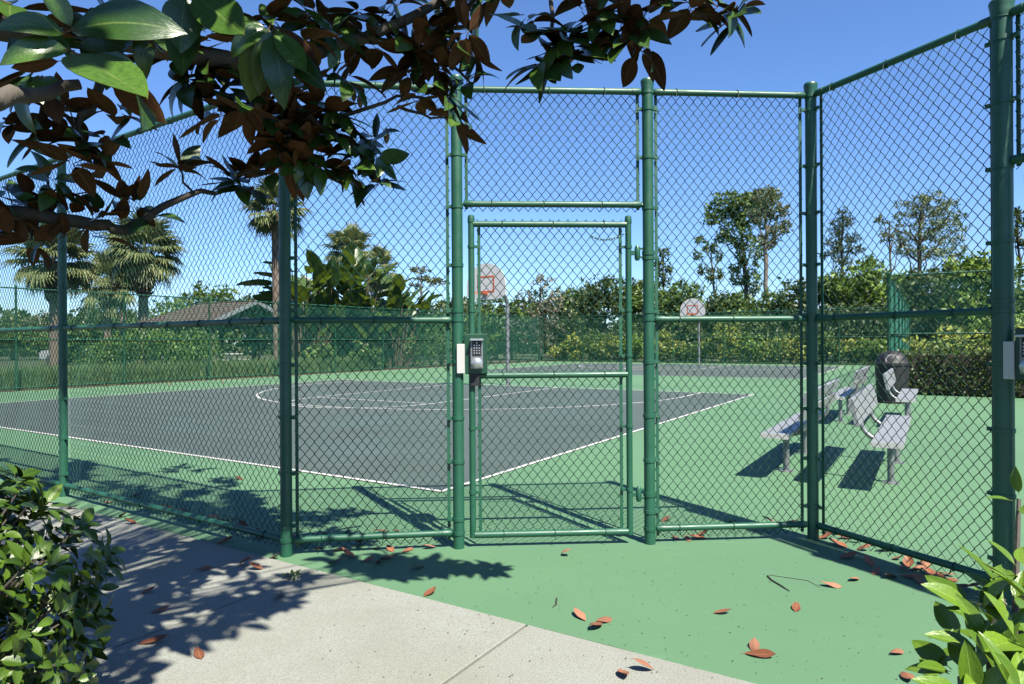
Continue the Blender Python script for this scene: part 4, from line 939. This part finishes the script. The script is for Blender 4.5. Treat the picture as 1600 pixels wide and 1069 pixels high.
def emit(parent, leaves, sets, limit, name='leaf', min_px=9):
    """the largest leaves in view become parts of their own, the rest one mesh"""
    sc_ = []
    for i, (m_, kind, k) in enumerate(leaves):
        c = m_ @ Vector((0, .5, 0)); L = m_.col[1].to_3d().length; x_, y_ = to_px(c)
        vis = -40 < x_ < 1640 and -40 < y_ < 1100
        sc_.append((L * F_PX / max(.2, c.y) if vis else 0, i))
    sc_.sort(reverse=True); big = {i for s, i in sc_[:limit] if s > min_px}
    VV, QQ, UU, MI, RR = [], [], [], [], []; nv = 0
    for i, (m_, kind, k) in enumerate(leaves):
        S_ = sets[kind]; me, V, Q, u_, mi = S_[k % len(S_)]
        if i in big: link(name, me, parent, m_)
        else:
            mm = np.array(m_); VV.append(V @ mm[:3, :3].T + mm[:3, 3]); QQ.append(Q + nv); UU.append(u_); MI.append(mi); RR.append(np.full(len(V), U(0, 1))); nv += len(V)
    if VV:
        S_ = sets[0]; mats = [m_.name for m_ in S_[0][0].materials]
        me = np_mesh('foliage', np.concatenate(VV), np.concatenate(QQ), mats, np.concatenate(RR), np.concatenate(MI), True, np.concatenate(UU)); link('foliage', me, parent, kind='stuff')

# ------------------------------------------------------------------ the magnolia overhead
TB = Vector((-3.25, 1.45, -.03))
mag = thing('magnolia_tree', 'magnolia overhanging from the upper left, glossy leaves with rusty undersides', 'tree', TB)
mb = MB(); fork = Vector((-3.1, 1.35, 1.75))
mb.tube([TB, TB + Vector((.02, 0, .1)), TB + Vector((.08, -.05, .8)), fork, Vector((-3.0, 1.1, 2.7)), Vector((-2.8, .8, 3.8)), Vector((-2.7, .6, 5.0))], [.22, .17, .14, .13, .11, .08, .04], 14)
mb.build('trunk', 'bark_grey', mag, True)
def limb(pts, r0, r1, start=None, name='branch'):
    P = [start] if start is not None else []
    P += [at(*p) for p in pts]
    # subdivide with small wander
    Q_ = []
    for i in range(len(P) - 1):
        for t in (0, .33, .66): Q_.append(P[i].lerp(P[i + 1], t) + Vector((U(-1, 1), U(-1, 1), U(-1, 1))) * (.012 if t else 0))
    Q_.append(P[-1]); n = len(Q_)
    mb = MB(); mb.tube(Q_, [r0 + (r1 - r0) * (i / (n - 1)) for i in range(n)], 10); mb.build(name, 'bark_grey', mag, True); return Q_
limb([(-70, 30, 1.8), (190, 62, 2.2), (370, 96, 2.5), (470, 88, 2.7), (545, 66, 2.85), (625, 36, 2.9), (705, -4, 3.0), (790, -70, 3.0)], .044, .016, fork)
limb([(-40, 158, 1.15), (40, 150, 1.25), (125, 132, 1.3)], .024, .010, Vector((-3.0, 1.2, 2.05)))
limb([(-50, 335, 2.7), (60, 335, 2.85), (150, 352, 2.95), (195, 360, 3.0), (240, 332, 3.05), (300, 303, 3.1), (350, 298, 3.15)], .040, .010, fork - ZV * .2)
limb([(370, 96, 2.5), (430, 140, 2.75), (500, 196, 3.0), (560, 236, 3.1), (598, 290, 3.15)], .022, .006)
limb([(385, 100, 2.5), (400, 165, 2.7), (430, 205, 2.9), (475, 262, 3.05), (540, 290, 3.1)], .020, .006)
limb([(545, 66, 2.85), (640, 62, 2.95), (690, 88, 3.0), (735, 130, 3.05)], .014, .005)
limb([(500, 196, 3.0), (565, 172, 3.0), (620, 150, 3.0), (690, 150, 3.02)], .011, .005)
limb([(620, 166, 3.0), (660, 178, 3.02), (700, 185, 3.03)], .008, .004)
limb([(790, -70, 2.9), (860, -10, 2.6), (862, 45, 2.5), (880, 75, 2.5)], .012, .005)
limb([(860, -60, 2.5), (975, 10, 2.45), (985, 45, 2.45)], .012, .005); limb([(960, -60, 2.4), (1080, -15, 2.4), (1130, 5, 2.4)], .010, .004)
limb([(705, -4, 3.0), (690, 30, 3.0), (720, 70, 3.0)], .010, .005)
limb([(190, 62, 2.2), (150, 150, 2.1), (120, 200, 2.1), (150, 260, 2.15)], .018, .006); limb([(150, 150, 2.1), (60, 190, 2.1), (5, 185, 2.1)], .010, .004)
limb([(60, 335, 2.85), (78, 300, 2.85), (75, 275, 2.85)], .008, .004); limb([(300, 303, 3.1), (285, 275, 3.1), (278, 258, 3.1)], .006, .004)
limb([(60, 335, 2.85), (50, 375, 2.85)], .006, .004); limb([(240, 332, 3.05), (213, 325, 3.05)], .005, .003)
lv = []
def wh(px, py, D, n=8, L=.155, tilt=(50, 100), droop=.35, ax=None, kind=0):
    P = at(px, py, D); a_ = Vector((U(-.6, .6), U(-.6, .3), .55 + U(-.3, .3))) if ax is None else Vector(ax)
    whorl(P, a_, n, L, lv, kind, tilt, droop)
for px, py, D in ((330, 108, 2.5), (352, 140, 2.6), (392, 172, 2.75), (425, 180, 2.85), (465, 140, 2.8), (455, 200, 2.9), (520, 58, 2.8), (478, 22, 2.7), (590, 72, 2.9), (640, 68, 2.95), (636, 112, 3.0), (686, 105, 3.0), (735, 84, 3.0), (728, 128, 3.05), (700, 152, 3.0), (712, 186, 3.03), (655, 150, 3.0),
                  (520, 212, 3.0), (482, 216, 2.95), (470, 250, 3.0), (502, 262, 3.05), (560, 226, 3.1), (588, 246, 3.1), (545, 272, 3.1), (590, 288, 3.15), (530, 180, 3.0), (505, 168, 2.95), (440, 228, 2.95), (700, 18, 3.0), (688, 48, 3.0), (560, 20, 2.9), (620, 10, 2.9), (540, 120, 2.9), (400, 120, 2.6), (300, 130, 2.45), (280, 90, 2.4), (420, 30, 2.6), (360, 20, 2.4),
                  (842, 52, 2.5), (862, 92, 2.5), (846, 104, 2.5), (902, 92, 2.48), (892, 66, 2.48), (975, 42, 2.45), (985, 60, 2.45), (1010, 22, 2.45), (940, 30, 2.45), (1078, 12, 2.4), (1125, 8, 2.4), (1148, 26, 2.4), (790, -20, 2.8), (755, -10, 2.9)):
    wh(px, py, D, RNG.choice((7, 8, 9, 10)))
for _ in range(7): wh(U(300, 480), U(60, 200), U(2.5, 2.95), 7)
for _ in range(12): wh(U(400, 610), U(170, 270), U(2.95, 3.15), 6)
for _ in range(8): wh(U(480, 760), U(10, 110), U(2.85, 3.05), 6)
for _ in range(5): wh(U(820, 1000), U(10, 90), 2.48, 6)
for px, py, D in ((95, 182, 2.1), (130, 222, 2.1), (150, 262, 2.15), (60, 200, 2.1), (112, 250, 2.12), (165, 215, 2.15), (20, 190, 2.1), (185, 180, 2.15)): wh(px, py, D, 7, .13, (40, 90), .5)
for px, py, D, n in ((78, 282, 2.85, 7), (90, 310, 2.85, 5), (22, 345, 2.8, 6), (48, 380, 2.85, 6), (82, 378, 2.9, 5), (150, 345, 2.95, 5), (160, 368, 2.95, 4), (207, 322, 3.05, 4), (278, 260, 3.1, 6), (372, 285, 3.15, 9), (384, 292, 3.15, 6), (15, 300, 2.8, 5), (235, 345, 3.05, 3)):
    wh(px, py, D, n, .145, (45, 95), .2)
for px, py, D, n in ((60, 325, 2.86, 5), (110, 335, 2.9, 4), (150, 338, 2.95, 4), (185, 350, 3.0, 3), (195, 318, 3.05, 4), (218, 315, 3.05, 3), (280, 268, 3.1, 5), (366, 278, 3.15, 6), (388, 282, 3.15, 6), (40, 318, 2.84, 4), (15, 365, 2.8, 5), (100, 372, 2.9, 4)):
    wh(px, py, D, n, .15, (25, 75), .05, (U(-.4, .5), U(-.3, .2), .9))
for px, py, D in ((100, 20, 1.75), (180, 25, 1.8), (240, 40, 1.9), (60, 110, 1.7), (210, 95, 2.0), (20, 20, 1.6), (330, 55, 2.2), (150, 70, 1.9)): wh(px, py, D, 7, .16, (50, 100), .3)
CAMP = Vector((0, 0, EYE))
def one(bx, by, tx, ty, D0, D1, side, W_=1, kind=0):
    b_, t_ = at(bx, by, D0), at(tx, ty, D1); d = t_ - b_; cd = (CAMP - b_).normalized()
    nn = cd * .8 + ZV * .5 if side == 't' else -cd * .7 + ZV * .7
    lv.append((lmat(b_, d, nn + Vector((U(-.2, .2), 0, U(-.1, .1))), d.length, W_), kind, RNG.randrange(100)))
for a_ in ((112, 48, 262, 2, 1.25, 1.2, 't', 1.0), (100, 52, 2, 12, 1.25, 1.15, 't', 1.1), (118, 84, 226, 138, 1.25, 1.15, 't', .95), (125, 66, 200, 78, 1.28, 1.3, 't', 1.0), (105, 78, -4, 66, 1.25, 1.15, 't', 1.0), (110, 40, 60, -40, 1.25, 1.2, 't', 1), (128, 92, 236, 98, 1.28, 1.35, 't', .9), (180, 120, 290, 168, 1.35, 1.3, 'u', 1.35), (175, 128, 262, 190, 1.35, 1.4, 'u', 1.1), (90, 96, 20, 110, 1.25, 1.2, 'u', 1.0),
           (306, -8, 388, 70, 1.7, 1.6, 't', .95), (290, -4, 284, 74, 1.75, 1.7, 't', 1.3), (285, 20, 288, 124, 1.8, 1.75, 't', 1.0), (300, 6, 330, 40, 1.75, 1.7, 'u', 1.2), (420, 46, 382, 150, 2.1, 2.05, 't', 1.0), (426, 50, 404, 140, 2.1, 2.05, 't', .9), (430, 52, 432, 148, 2.1, 2.0, 't', .9), (432, 48, 478, 122, 2.1, 2.05, 't', .85), (428, 60, 512, 150, 2.1, 2.1, 't', .7), (415, 44, 356, 66, 2.1, 2.0, 't', 1.0), (440, 46, 520, 140, 2.1, 2.2, 'u', .8), (78, 150, 92, 190, 1.3, 1.28, 'u', 1.2)): one(*a_)
# higher crown: sprays whose shade falls on the walk and the court's left corner
def shade_sprays(poly, n, h0, h1):
    xs, ys = [p[0] for p in poly], [p[1] for p in poly]; k = 0
    def inside(x_, y_):
        c = False; j = len(poly) - 1
        for i in range(len(poly)):
            if (poly[i][1] > y_) != (poly[j][1] > y_) and x_ < (poly[j][0] - poly[i][0]) * (y_ - poly[i][1]) / (poly[j][1] - poly[i][1]) + poly[i][0]: c = not c
            j = i
        return c
    tries = 0
    while k < n and tries < 6000:
        tries += 1; x_, y_ = U(min(xs), max(xs)), U(min(ys), max(ys))
        if not inside(x_, y_): continue
        H = U(h0, h1); P = gp(x_, y_) + Vector((.358, -.607, 0)) * H + ZV * H
        q_ = to_px(P)
        if -160 < q_[0] < 1760 and -190 < q_[1] < 1200: continue
        if (P - CAMP).length < 1.0: continue
        whorl(P, Vector((U(-.5, .5), U(-.5, .5), .8)), RNG.choice((6, 7, 8)), .165, lv, 0, (45, 95), .3); k += 1; crown_pts.append(P)
crown_pts = []
def sun_sprays(targets, n, k0, k1):
    """sprays standing between the sun and the given points, above the picture"""
    k = tries = 0
    while k < n and tries < n * 30:
        tries += 1; P = targets() ; P = P + Vector((.358, -.607, 1)) * U(k0, k1) + Vector((U(-.06, .06), U(-.06, .06), U(-.06, .06))); q_ = to_px(P)
        if -160 < q_[0] < 1760 and -170 < q_[1] < 1200 or (P - CAMP).length < .9: continue
        whorl(P, Vector((U(-.5, .5), U(-.5, .5), .8)), RNG.choice((6, 7, 8)), .165, lv, 0, (45, 95), .3); k += 1; crown_pts.append(P)
vis_pts = [m_.translation.copy() for m_, _, _ in lv]
sun_sprays(lambda: RNG.choice(vis_pts), 36, .5, 2.2)
sun_sprays(lambda: PN[2] + ZV * U(.5, 2.9), 46, 1.0, 3.0)
sun_sprays(lambda: PN[1] + ZV * U(.1, 2.7), 60, 1.0, 3.4)
sun_sprays(lambda: PN[1].lerp(PN[2], U(.1, 1)) + ZV * U(.1, 1.6), 44, 1.4, 3.2)
sun_sprays(lambda: PN[2].lerp(PN[3], U(.05, .75)) + ZV * U(1.2, 1.7), 12, 1.6, 3.0)
shade_sprays([(80, 792), (240, 812), (330, 850), (420, 880), (480, 905), (420, 960), (330, 945), (160, 950), (120, 880)], 17, 2.6, 4.2)
shade_sprays([(150, 1000), (300, 965), (420, 925), (480, 960), (330, 1010), (220, 1069), (140, 1069)], 13, 2.6, 4.0)
shade_sprays([(-40, 712), (140, 735), (310, 722), (420, 790), (430, 835), (250, 800), (100, 770), (-40, 760)], 40, 3.2, 5.0)
shade_sprays([(440, 870), (640, 905), (720, 890), (640, 870), (520, 862)], 10, 2.6, 3.4)
hub = Vector((-1.9, .5, 3.2)); mb = MB(); mb.tube([Vector((-3.0, 1.1, 2.7)), Vector((-2.5, .8, 3.0)), hub], [.08, .06, .045], 8)
for P in crown_pts: mb.tube([hub.lerp(P, .0), hub.lerp(P, .5) + Vector((U(-.1, .1), U(-.1, .1), .12)), P], [.018, .010, .004], 5)
mb.build('upper_branches', 'bark_grey', mag, True, kind='stuff')
emit(mag, lv, [MAG, MAG2], 300)
for px, py, D, s_ in ((604, 214, 3.05, 1.0), (563, 158, 2.98, 1.1), (553, 148, 2.98, .8)):      # flower buds
    P = at(px, py, D); mb = MB(); mb.lathe([(.004, -.02), (.010, -.012), (.0135 * s_, .008), (.012 * s_, .022), (.006, .036), (.001, .044)], P, 10); o = mb.build('flower_bud', 'petal', mag, True)
    mb = MB(); mb.lathe([(.005, -.03), (.0125, -.014), (.0145 * s_, .0), (.0138 * s_, .006)], P, 8); mb.build('bud_scale', 'bud_scale', o, True)

# ------------------------------------------------------------------ shrubs either side of the viewpoint
SHR = leaf_set('leaf', [(.50, .72, .35, .22, .05, .01, 6, .1), (.54, .70, .1, .3, -.1, .015, 6, -.2), (.47, .74, .6, .25, .1, .01, 6, .2)], ['shrub_leaf', 'shrub_leaf'])
SHB = leaf_set('leaf', [(.46, .76, .3, .28, .08, .015, 8, .2), (.50, .74, .55, .22, -.1, .02, 8, -.3), (.44, .78, .1, .35, .1, .02, 8, .3)], ['shrub_leaf_big', 'shrub_leaf_big'])
BC = Vector((-2.0, 1.95, 0)); g = thing('shrub', 'glossy green leafy shrub in the lower left foreground', 'shrub', BC)
lf = []; mb = MB(); nt_ = 0
while nt_ < 640:
    d = Vector((RNG.gauss(0, 1), RNG.gauss(0, 1), RNG.gauss(.25, 1))).normalized(); rr = U(.86, 1.02) * (1 + .07 * math.sin(d.x * 6 + d.z * 5) + .06 * math.sin(d.y * 9))
    P = BC + Vector((d.x * .70 * rr, d.y * .66 * rr, .42 + d.z * .56 * rr))
    if P.z < .03: continue
    whorl(P, d + ZV * .35, RNG.choice((5, 6, 7)), .066, lf, 0, (35, 85), .1, .012, 1.0); nt_ += 1
    if nt_ % 3 == 0: mb.tube([BC + Vector((U(-.05, .05), U(-.05, .05), 0)), BC.lerp(P, .55) + ZV * .06, P], [.010, .006, .003], 5)
for _ in range(900):
    d = Vector((RNG.gauss(0, 1), RNG.gauss(0, 1), RNG.gauss(0, 1))).normalized() * U(.3, .85); P = BC + Vector((d.x * .68, d.y * .64, .42 + d.z * .54))
    if P.z > .03: whorl(P, Vector((U(-1, 1), U(-1, 1), U(0, 1))), 4, .064, lf, 0, (30, 90), .1, .012)
mb.build('stem', 'bark_grey', g, True); emit(g, lf, [SHR], 300)
P = at(1555, 990, 1.0); BC = Vector((P.x, 1.0, 0)); g = thing('shrub', 'bright green large-leaved shrub in the lower right foreground', 'shrub', BC)
lf = []; mb = MB()
for px, py, D, n, L, ax in ((1528, 962, 1.15, 5, .078, (-.4, -.2, .9)), (1568, 935, 1.18, 4, .08, (.2, -.2, 1)), (1545, 1018, 1.05, 6, .08, (-.3, -.4, .85)), (1596, 1010, 1.02, 6, .085, (.2, -.4, .85)), (1500, 1058, 1.05, 6, .075, (-.5, -.2, .8)), (1560, 1066, .98, 6, .082, (0, -.5, .85)), (1625, 965, 1.08, 6, .085, (.4, -.2, .9)), (1600, 900, 1.2, 5, .075, (-.1, -.1, 1)), (1592, 780, 1.3, 3, .055, (-.6, -.2, .8)), (1520, 1012, 1.12, 5, .07, (-.8, 0, .6)), (1462, 1080, 1.1, 4, .065, (-.6, 0, .8)),
                           (1640, 1050, .98, 6, .085, (.3, -.4, .8)), (1520, 1105, .95, 6, .085, (-.3, -.5, .8)), (1600, 1110, .9, 6, .085, (.2, -.5, .8)), (1560, 985, 1.12, 5, .08, (-.1, -.3, 1)), (1585, 958, 1.16, 5, .078, (.1, 0, 1))):
    P = at(px, py, D); whorl(P, Vector(ax), n, L, lf, 0, (30, 78), .05, .01, 1.0); mb.tube([BC + Vector((U(-.05, .05), U(-.05, .05), 0)), BC.lerp(P, .6) + Vector((0, 0, .05)), P], [.010, .007, .004], 6)
for _ in range(70):
    d = Vector((RNG.gauss(0, 1), RNG.gauss(0, 1), RNG.gauss(0, 1))).normalized() * U(.2, .9); P = BC + Vector((.10 + d.x * .15, .05 + d.y * .18, .46 + d.z * .28)); whorl(P, Vector((d.x, d.y, 1)), 4, .07, lf, 0, (35, 90), .1, .012)
mb.build('stem', 'bark_grey', g, True); emit(g, lf, [SHB], 300)
# weed in the pavement joint
P = gp(456, 906); g = thing('weed', 'tiny green weed sprouting in the pavement joint', 'weed', P); lf = []
for _ in range(4): whorl(P + Vector((U(-.02, .02), U(-.02, .02), .012)), Vector((U(-.5, .5), U(-.5, .5), 1)), 6, .042, lf, 0, (40, 80), 0, .004, .8)
emit(g, lf, [SHR], 24, min_px=5)

# ------------------------------------------------------------------ fallen leaves
DRY = [two_sided(a_, .008) for a_ in ((.46, .80, -.55, .35, .2, .04, 8, .3), (.42, .84, -.3, .25, -.4, .05, 8, -.4), (.50, .78, -1.0, .5, .3, .04, 8, .5), (.44, .82, .5, -.3, .3, .04, 8, .2))]
DRYM = [np_mesh('fallen_leaf', V, Q, ['dry_leaf', 'dry_leaf_under'], None, mi, True, u_) for V, Q, u_, mi in DRY]
GRP = 'dry magnolia leaves fallen on the ground'
def fallen(px, py, label, L=.135, ang=None, k=None, flip=None, z=0, tilt=0):
    P = gp(px, py); k = RNG.randrange(4) if k is None else k; V = DRY[k][0]; flip = RNG.random() < .45 if flip is None else flip
    R3 = Matrix.Rotation(U(0, 6.28) if ang is None else math.radians(ang), 4, 'Z') @ Matrix.Rotation(U(-.06, .06), 4, 'X') @ Matrix.Rotation((math.pi if flip else 0) + U(-.1, .1), 4, 'Y')
    if tilt: R3 = R3 @ Matrix.Rotation(math.radians(tilt), 4, 'X')
    L *= U(.74, .95); R3 = R3 @ Matrix.Scale(L, 4); co = np.array(R3)[:3, :3] @ (V - np.array([0, .5, 0])).T; zz = -co[2].min()
    on_slab = False
    base = .011 if (np.array([P.x, P.y]) - N0) @ A < -2.01 else .001
    m_ = Matrix.Translation((P.x, P.y, base + zz + z)) @ R3 @ Matrix.Translation((0, -.5, 0))
    o = link('fallen_leaf', DRYM[k], None, m_); tag(o, label, 'leaf', GRP)
for px, py, lb, L in ((672, 928, 'orange-brown leaf on the seam of walk and green court', .13), (907, 965, 'long brown leaf left of a pair on the green apron', .14), (933, 981, 'dark red-brown leaf, lower of a pair on the green apron', .15), (945, 972, 'brown leaf, upper of a pair on the green apron', .12), (975, 1061, 'brown leaf on the walk at the bottom edge', .13), (1009, 1052, 'upright-looking brown leaf on the walk near the bottom edge', .13),
                      (1130, 959, 'small pointed pale brown leaf in the middle of the apron', .11), (1245, 951, 'folded brown leaf casting a dark shadow, right of the apron', .12), (1300, 917, 'split orange leaf beside the dark twig', .13), (1336, 907, 'flat orange leaf at the edge of the fence shadow', .10), (1180, 1014, 'curled orange leaf in the lower apron', .13), (1188, 1026, 'long brown leaf lying over the curled orange one', .14), (1402, 1021, 'narrow brown leaf near the right shrub', .11), (1416, 1060, 'orange leaf half under the right shrub', .11), (883, 868, 'curled dry leaf in front of the gate', .11),
                      (430, 874, 'flat orange leaf at the base of the fence post left of the gate', .10), (320, 893, 'dark leaf in the dappled shade on the walk', .12), (383, 886, 'upper brown leaf of two below the left fence', .13), (398, 893, 'lower dark leaf of two below the left fence', .12), (437, 937, 'dark red leaf on the walk beside the joint', .13), (250, 959, 'pale brown leaf in the sunlit gap of the walk', .11), (238, 1008, 'large orange-brown leaf on the walk by the left shrub', .15), (312, 1027, 'reddish leaf in the sun on the lower walk', .11), (230, 929, 'small dark leaf in the deep shade of the walk', .09), (440, 792, 'brown leaf just inside the court by the fence post', .10), (1545, 888, 'salmon leaf inside the court beside the right post', .13), (373, 749, 'lone pale leaf on the court behind the left fence', .11)):
    fallen(px, py, lb, L)
sets = [('dry leaf gathered along the foot of the left fence', [(328, 808), (343, 818), (362, 813), (216, 776), (190, 806), (165, 788), (112, 798), (120, 812), (290, 800), (140, 800), (258, 795), (310, 812), (380, 826), (405, 838), (350, 850), (200, 822)]),
        ('dry leaf heaped at the foot of the fence left of the gate', [(508, 836), (541, 834), (530, 862), (524, 880), (574, 876), (590, 880), (598, 834), (620, 835), (590, 858), (612, 858), (650, 889), (640, 862), (480, 848), (466, 846), (560, 850), (548, 868), (605, 872), (670, 858), (500, 858)]),
        ('dry leaf along the foot of the fence right of the gate', [(1040, 814), (1056, 842), (1090, 840), (1100, 838), (1076, 842), (1146, 818), (1205, 820), (1240, 818)]),
        ('dry leaf caught along the foot of the right fence panel', [(1300, 836), (1318, 842), (1340, 848), (1362, 852), (1384, 862), (1330, 872), (1372, 894), (1402, 874), (1420, 884), (1436, 892), (1452, 898), (1468, 906), (1484, 910), (1500, 918), (1446, 884), (1410, 890), (1476, 898), (1310, 850), (1354, 880), (1390, 902), (1425, 904), (1440, 912), (1350, 862), (1292, 842), (1520, 922)]),
        ('dry leaf lying on the court beside the left far fence', [(60, 612), (130, 607), (165, 606), (225, 603), (262, 602), (300, 600), (345, 597), (380, 594), (20, 614)])]
for lb, pts in sets:
    for px, py in pts: fallen(px + U(-3, 3), py + U(-2, 2), lb, U(.10, .15), z=0)
# twigs and crumbs on the apron
def twig(pts, label, r=.004):
    P = [gp(*p) + ZV * (r + .001) for p in pts]; o = MB().tube(P, [r] * (len(P) - 1) + [r * .5], 6).build('twig', 'wood_dark', None, True); tag(o, label, 'twig')
twig([(1199, 901), (1206, 908), (1218, 915), (1234, 925)], 'short dark twig, thick, on the apron before the right panel', .0042)
twig([(1201, 899), (1222, 902), (1262, 908), (1282, 919)], 'thin bent dark twig beside the short thick one', .0016)
twig([(870, 936), (869, 945), (864, 950)], 'tiny crooked dark twig left on the apron', .004)
n = 420; C = []
for _ in range(n):
    p = gp(U(480, 1480), 860 + 205 * U(0, 1) ** 1.2); C.append((p.x, p.y, .0125 if (np.array([p.x, p.y]) - N0) @ A < -2.01 else .003))
C = np.array(C); V, Q, r = leaf_cards(C, .011, .5); V[:, 2] = np.repeat(C[:, 2], 4) + np.abs(V[:, 2] - np.repeat(C[:, 2], 4)) * .4
o = link('leaf_litter', np_mesh('leaf_litter', V, Q, 'mulch', r)); o['kind'] = 'stuff'; tag(o, 'crumbs of dry leaf scattered over the apron and walk', 'litter')
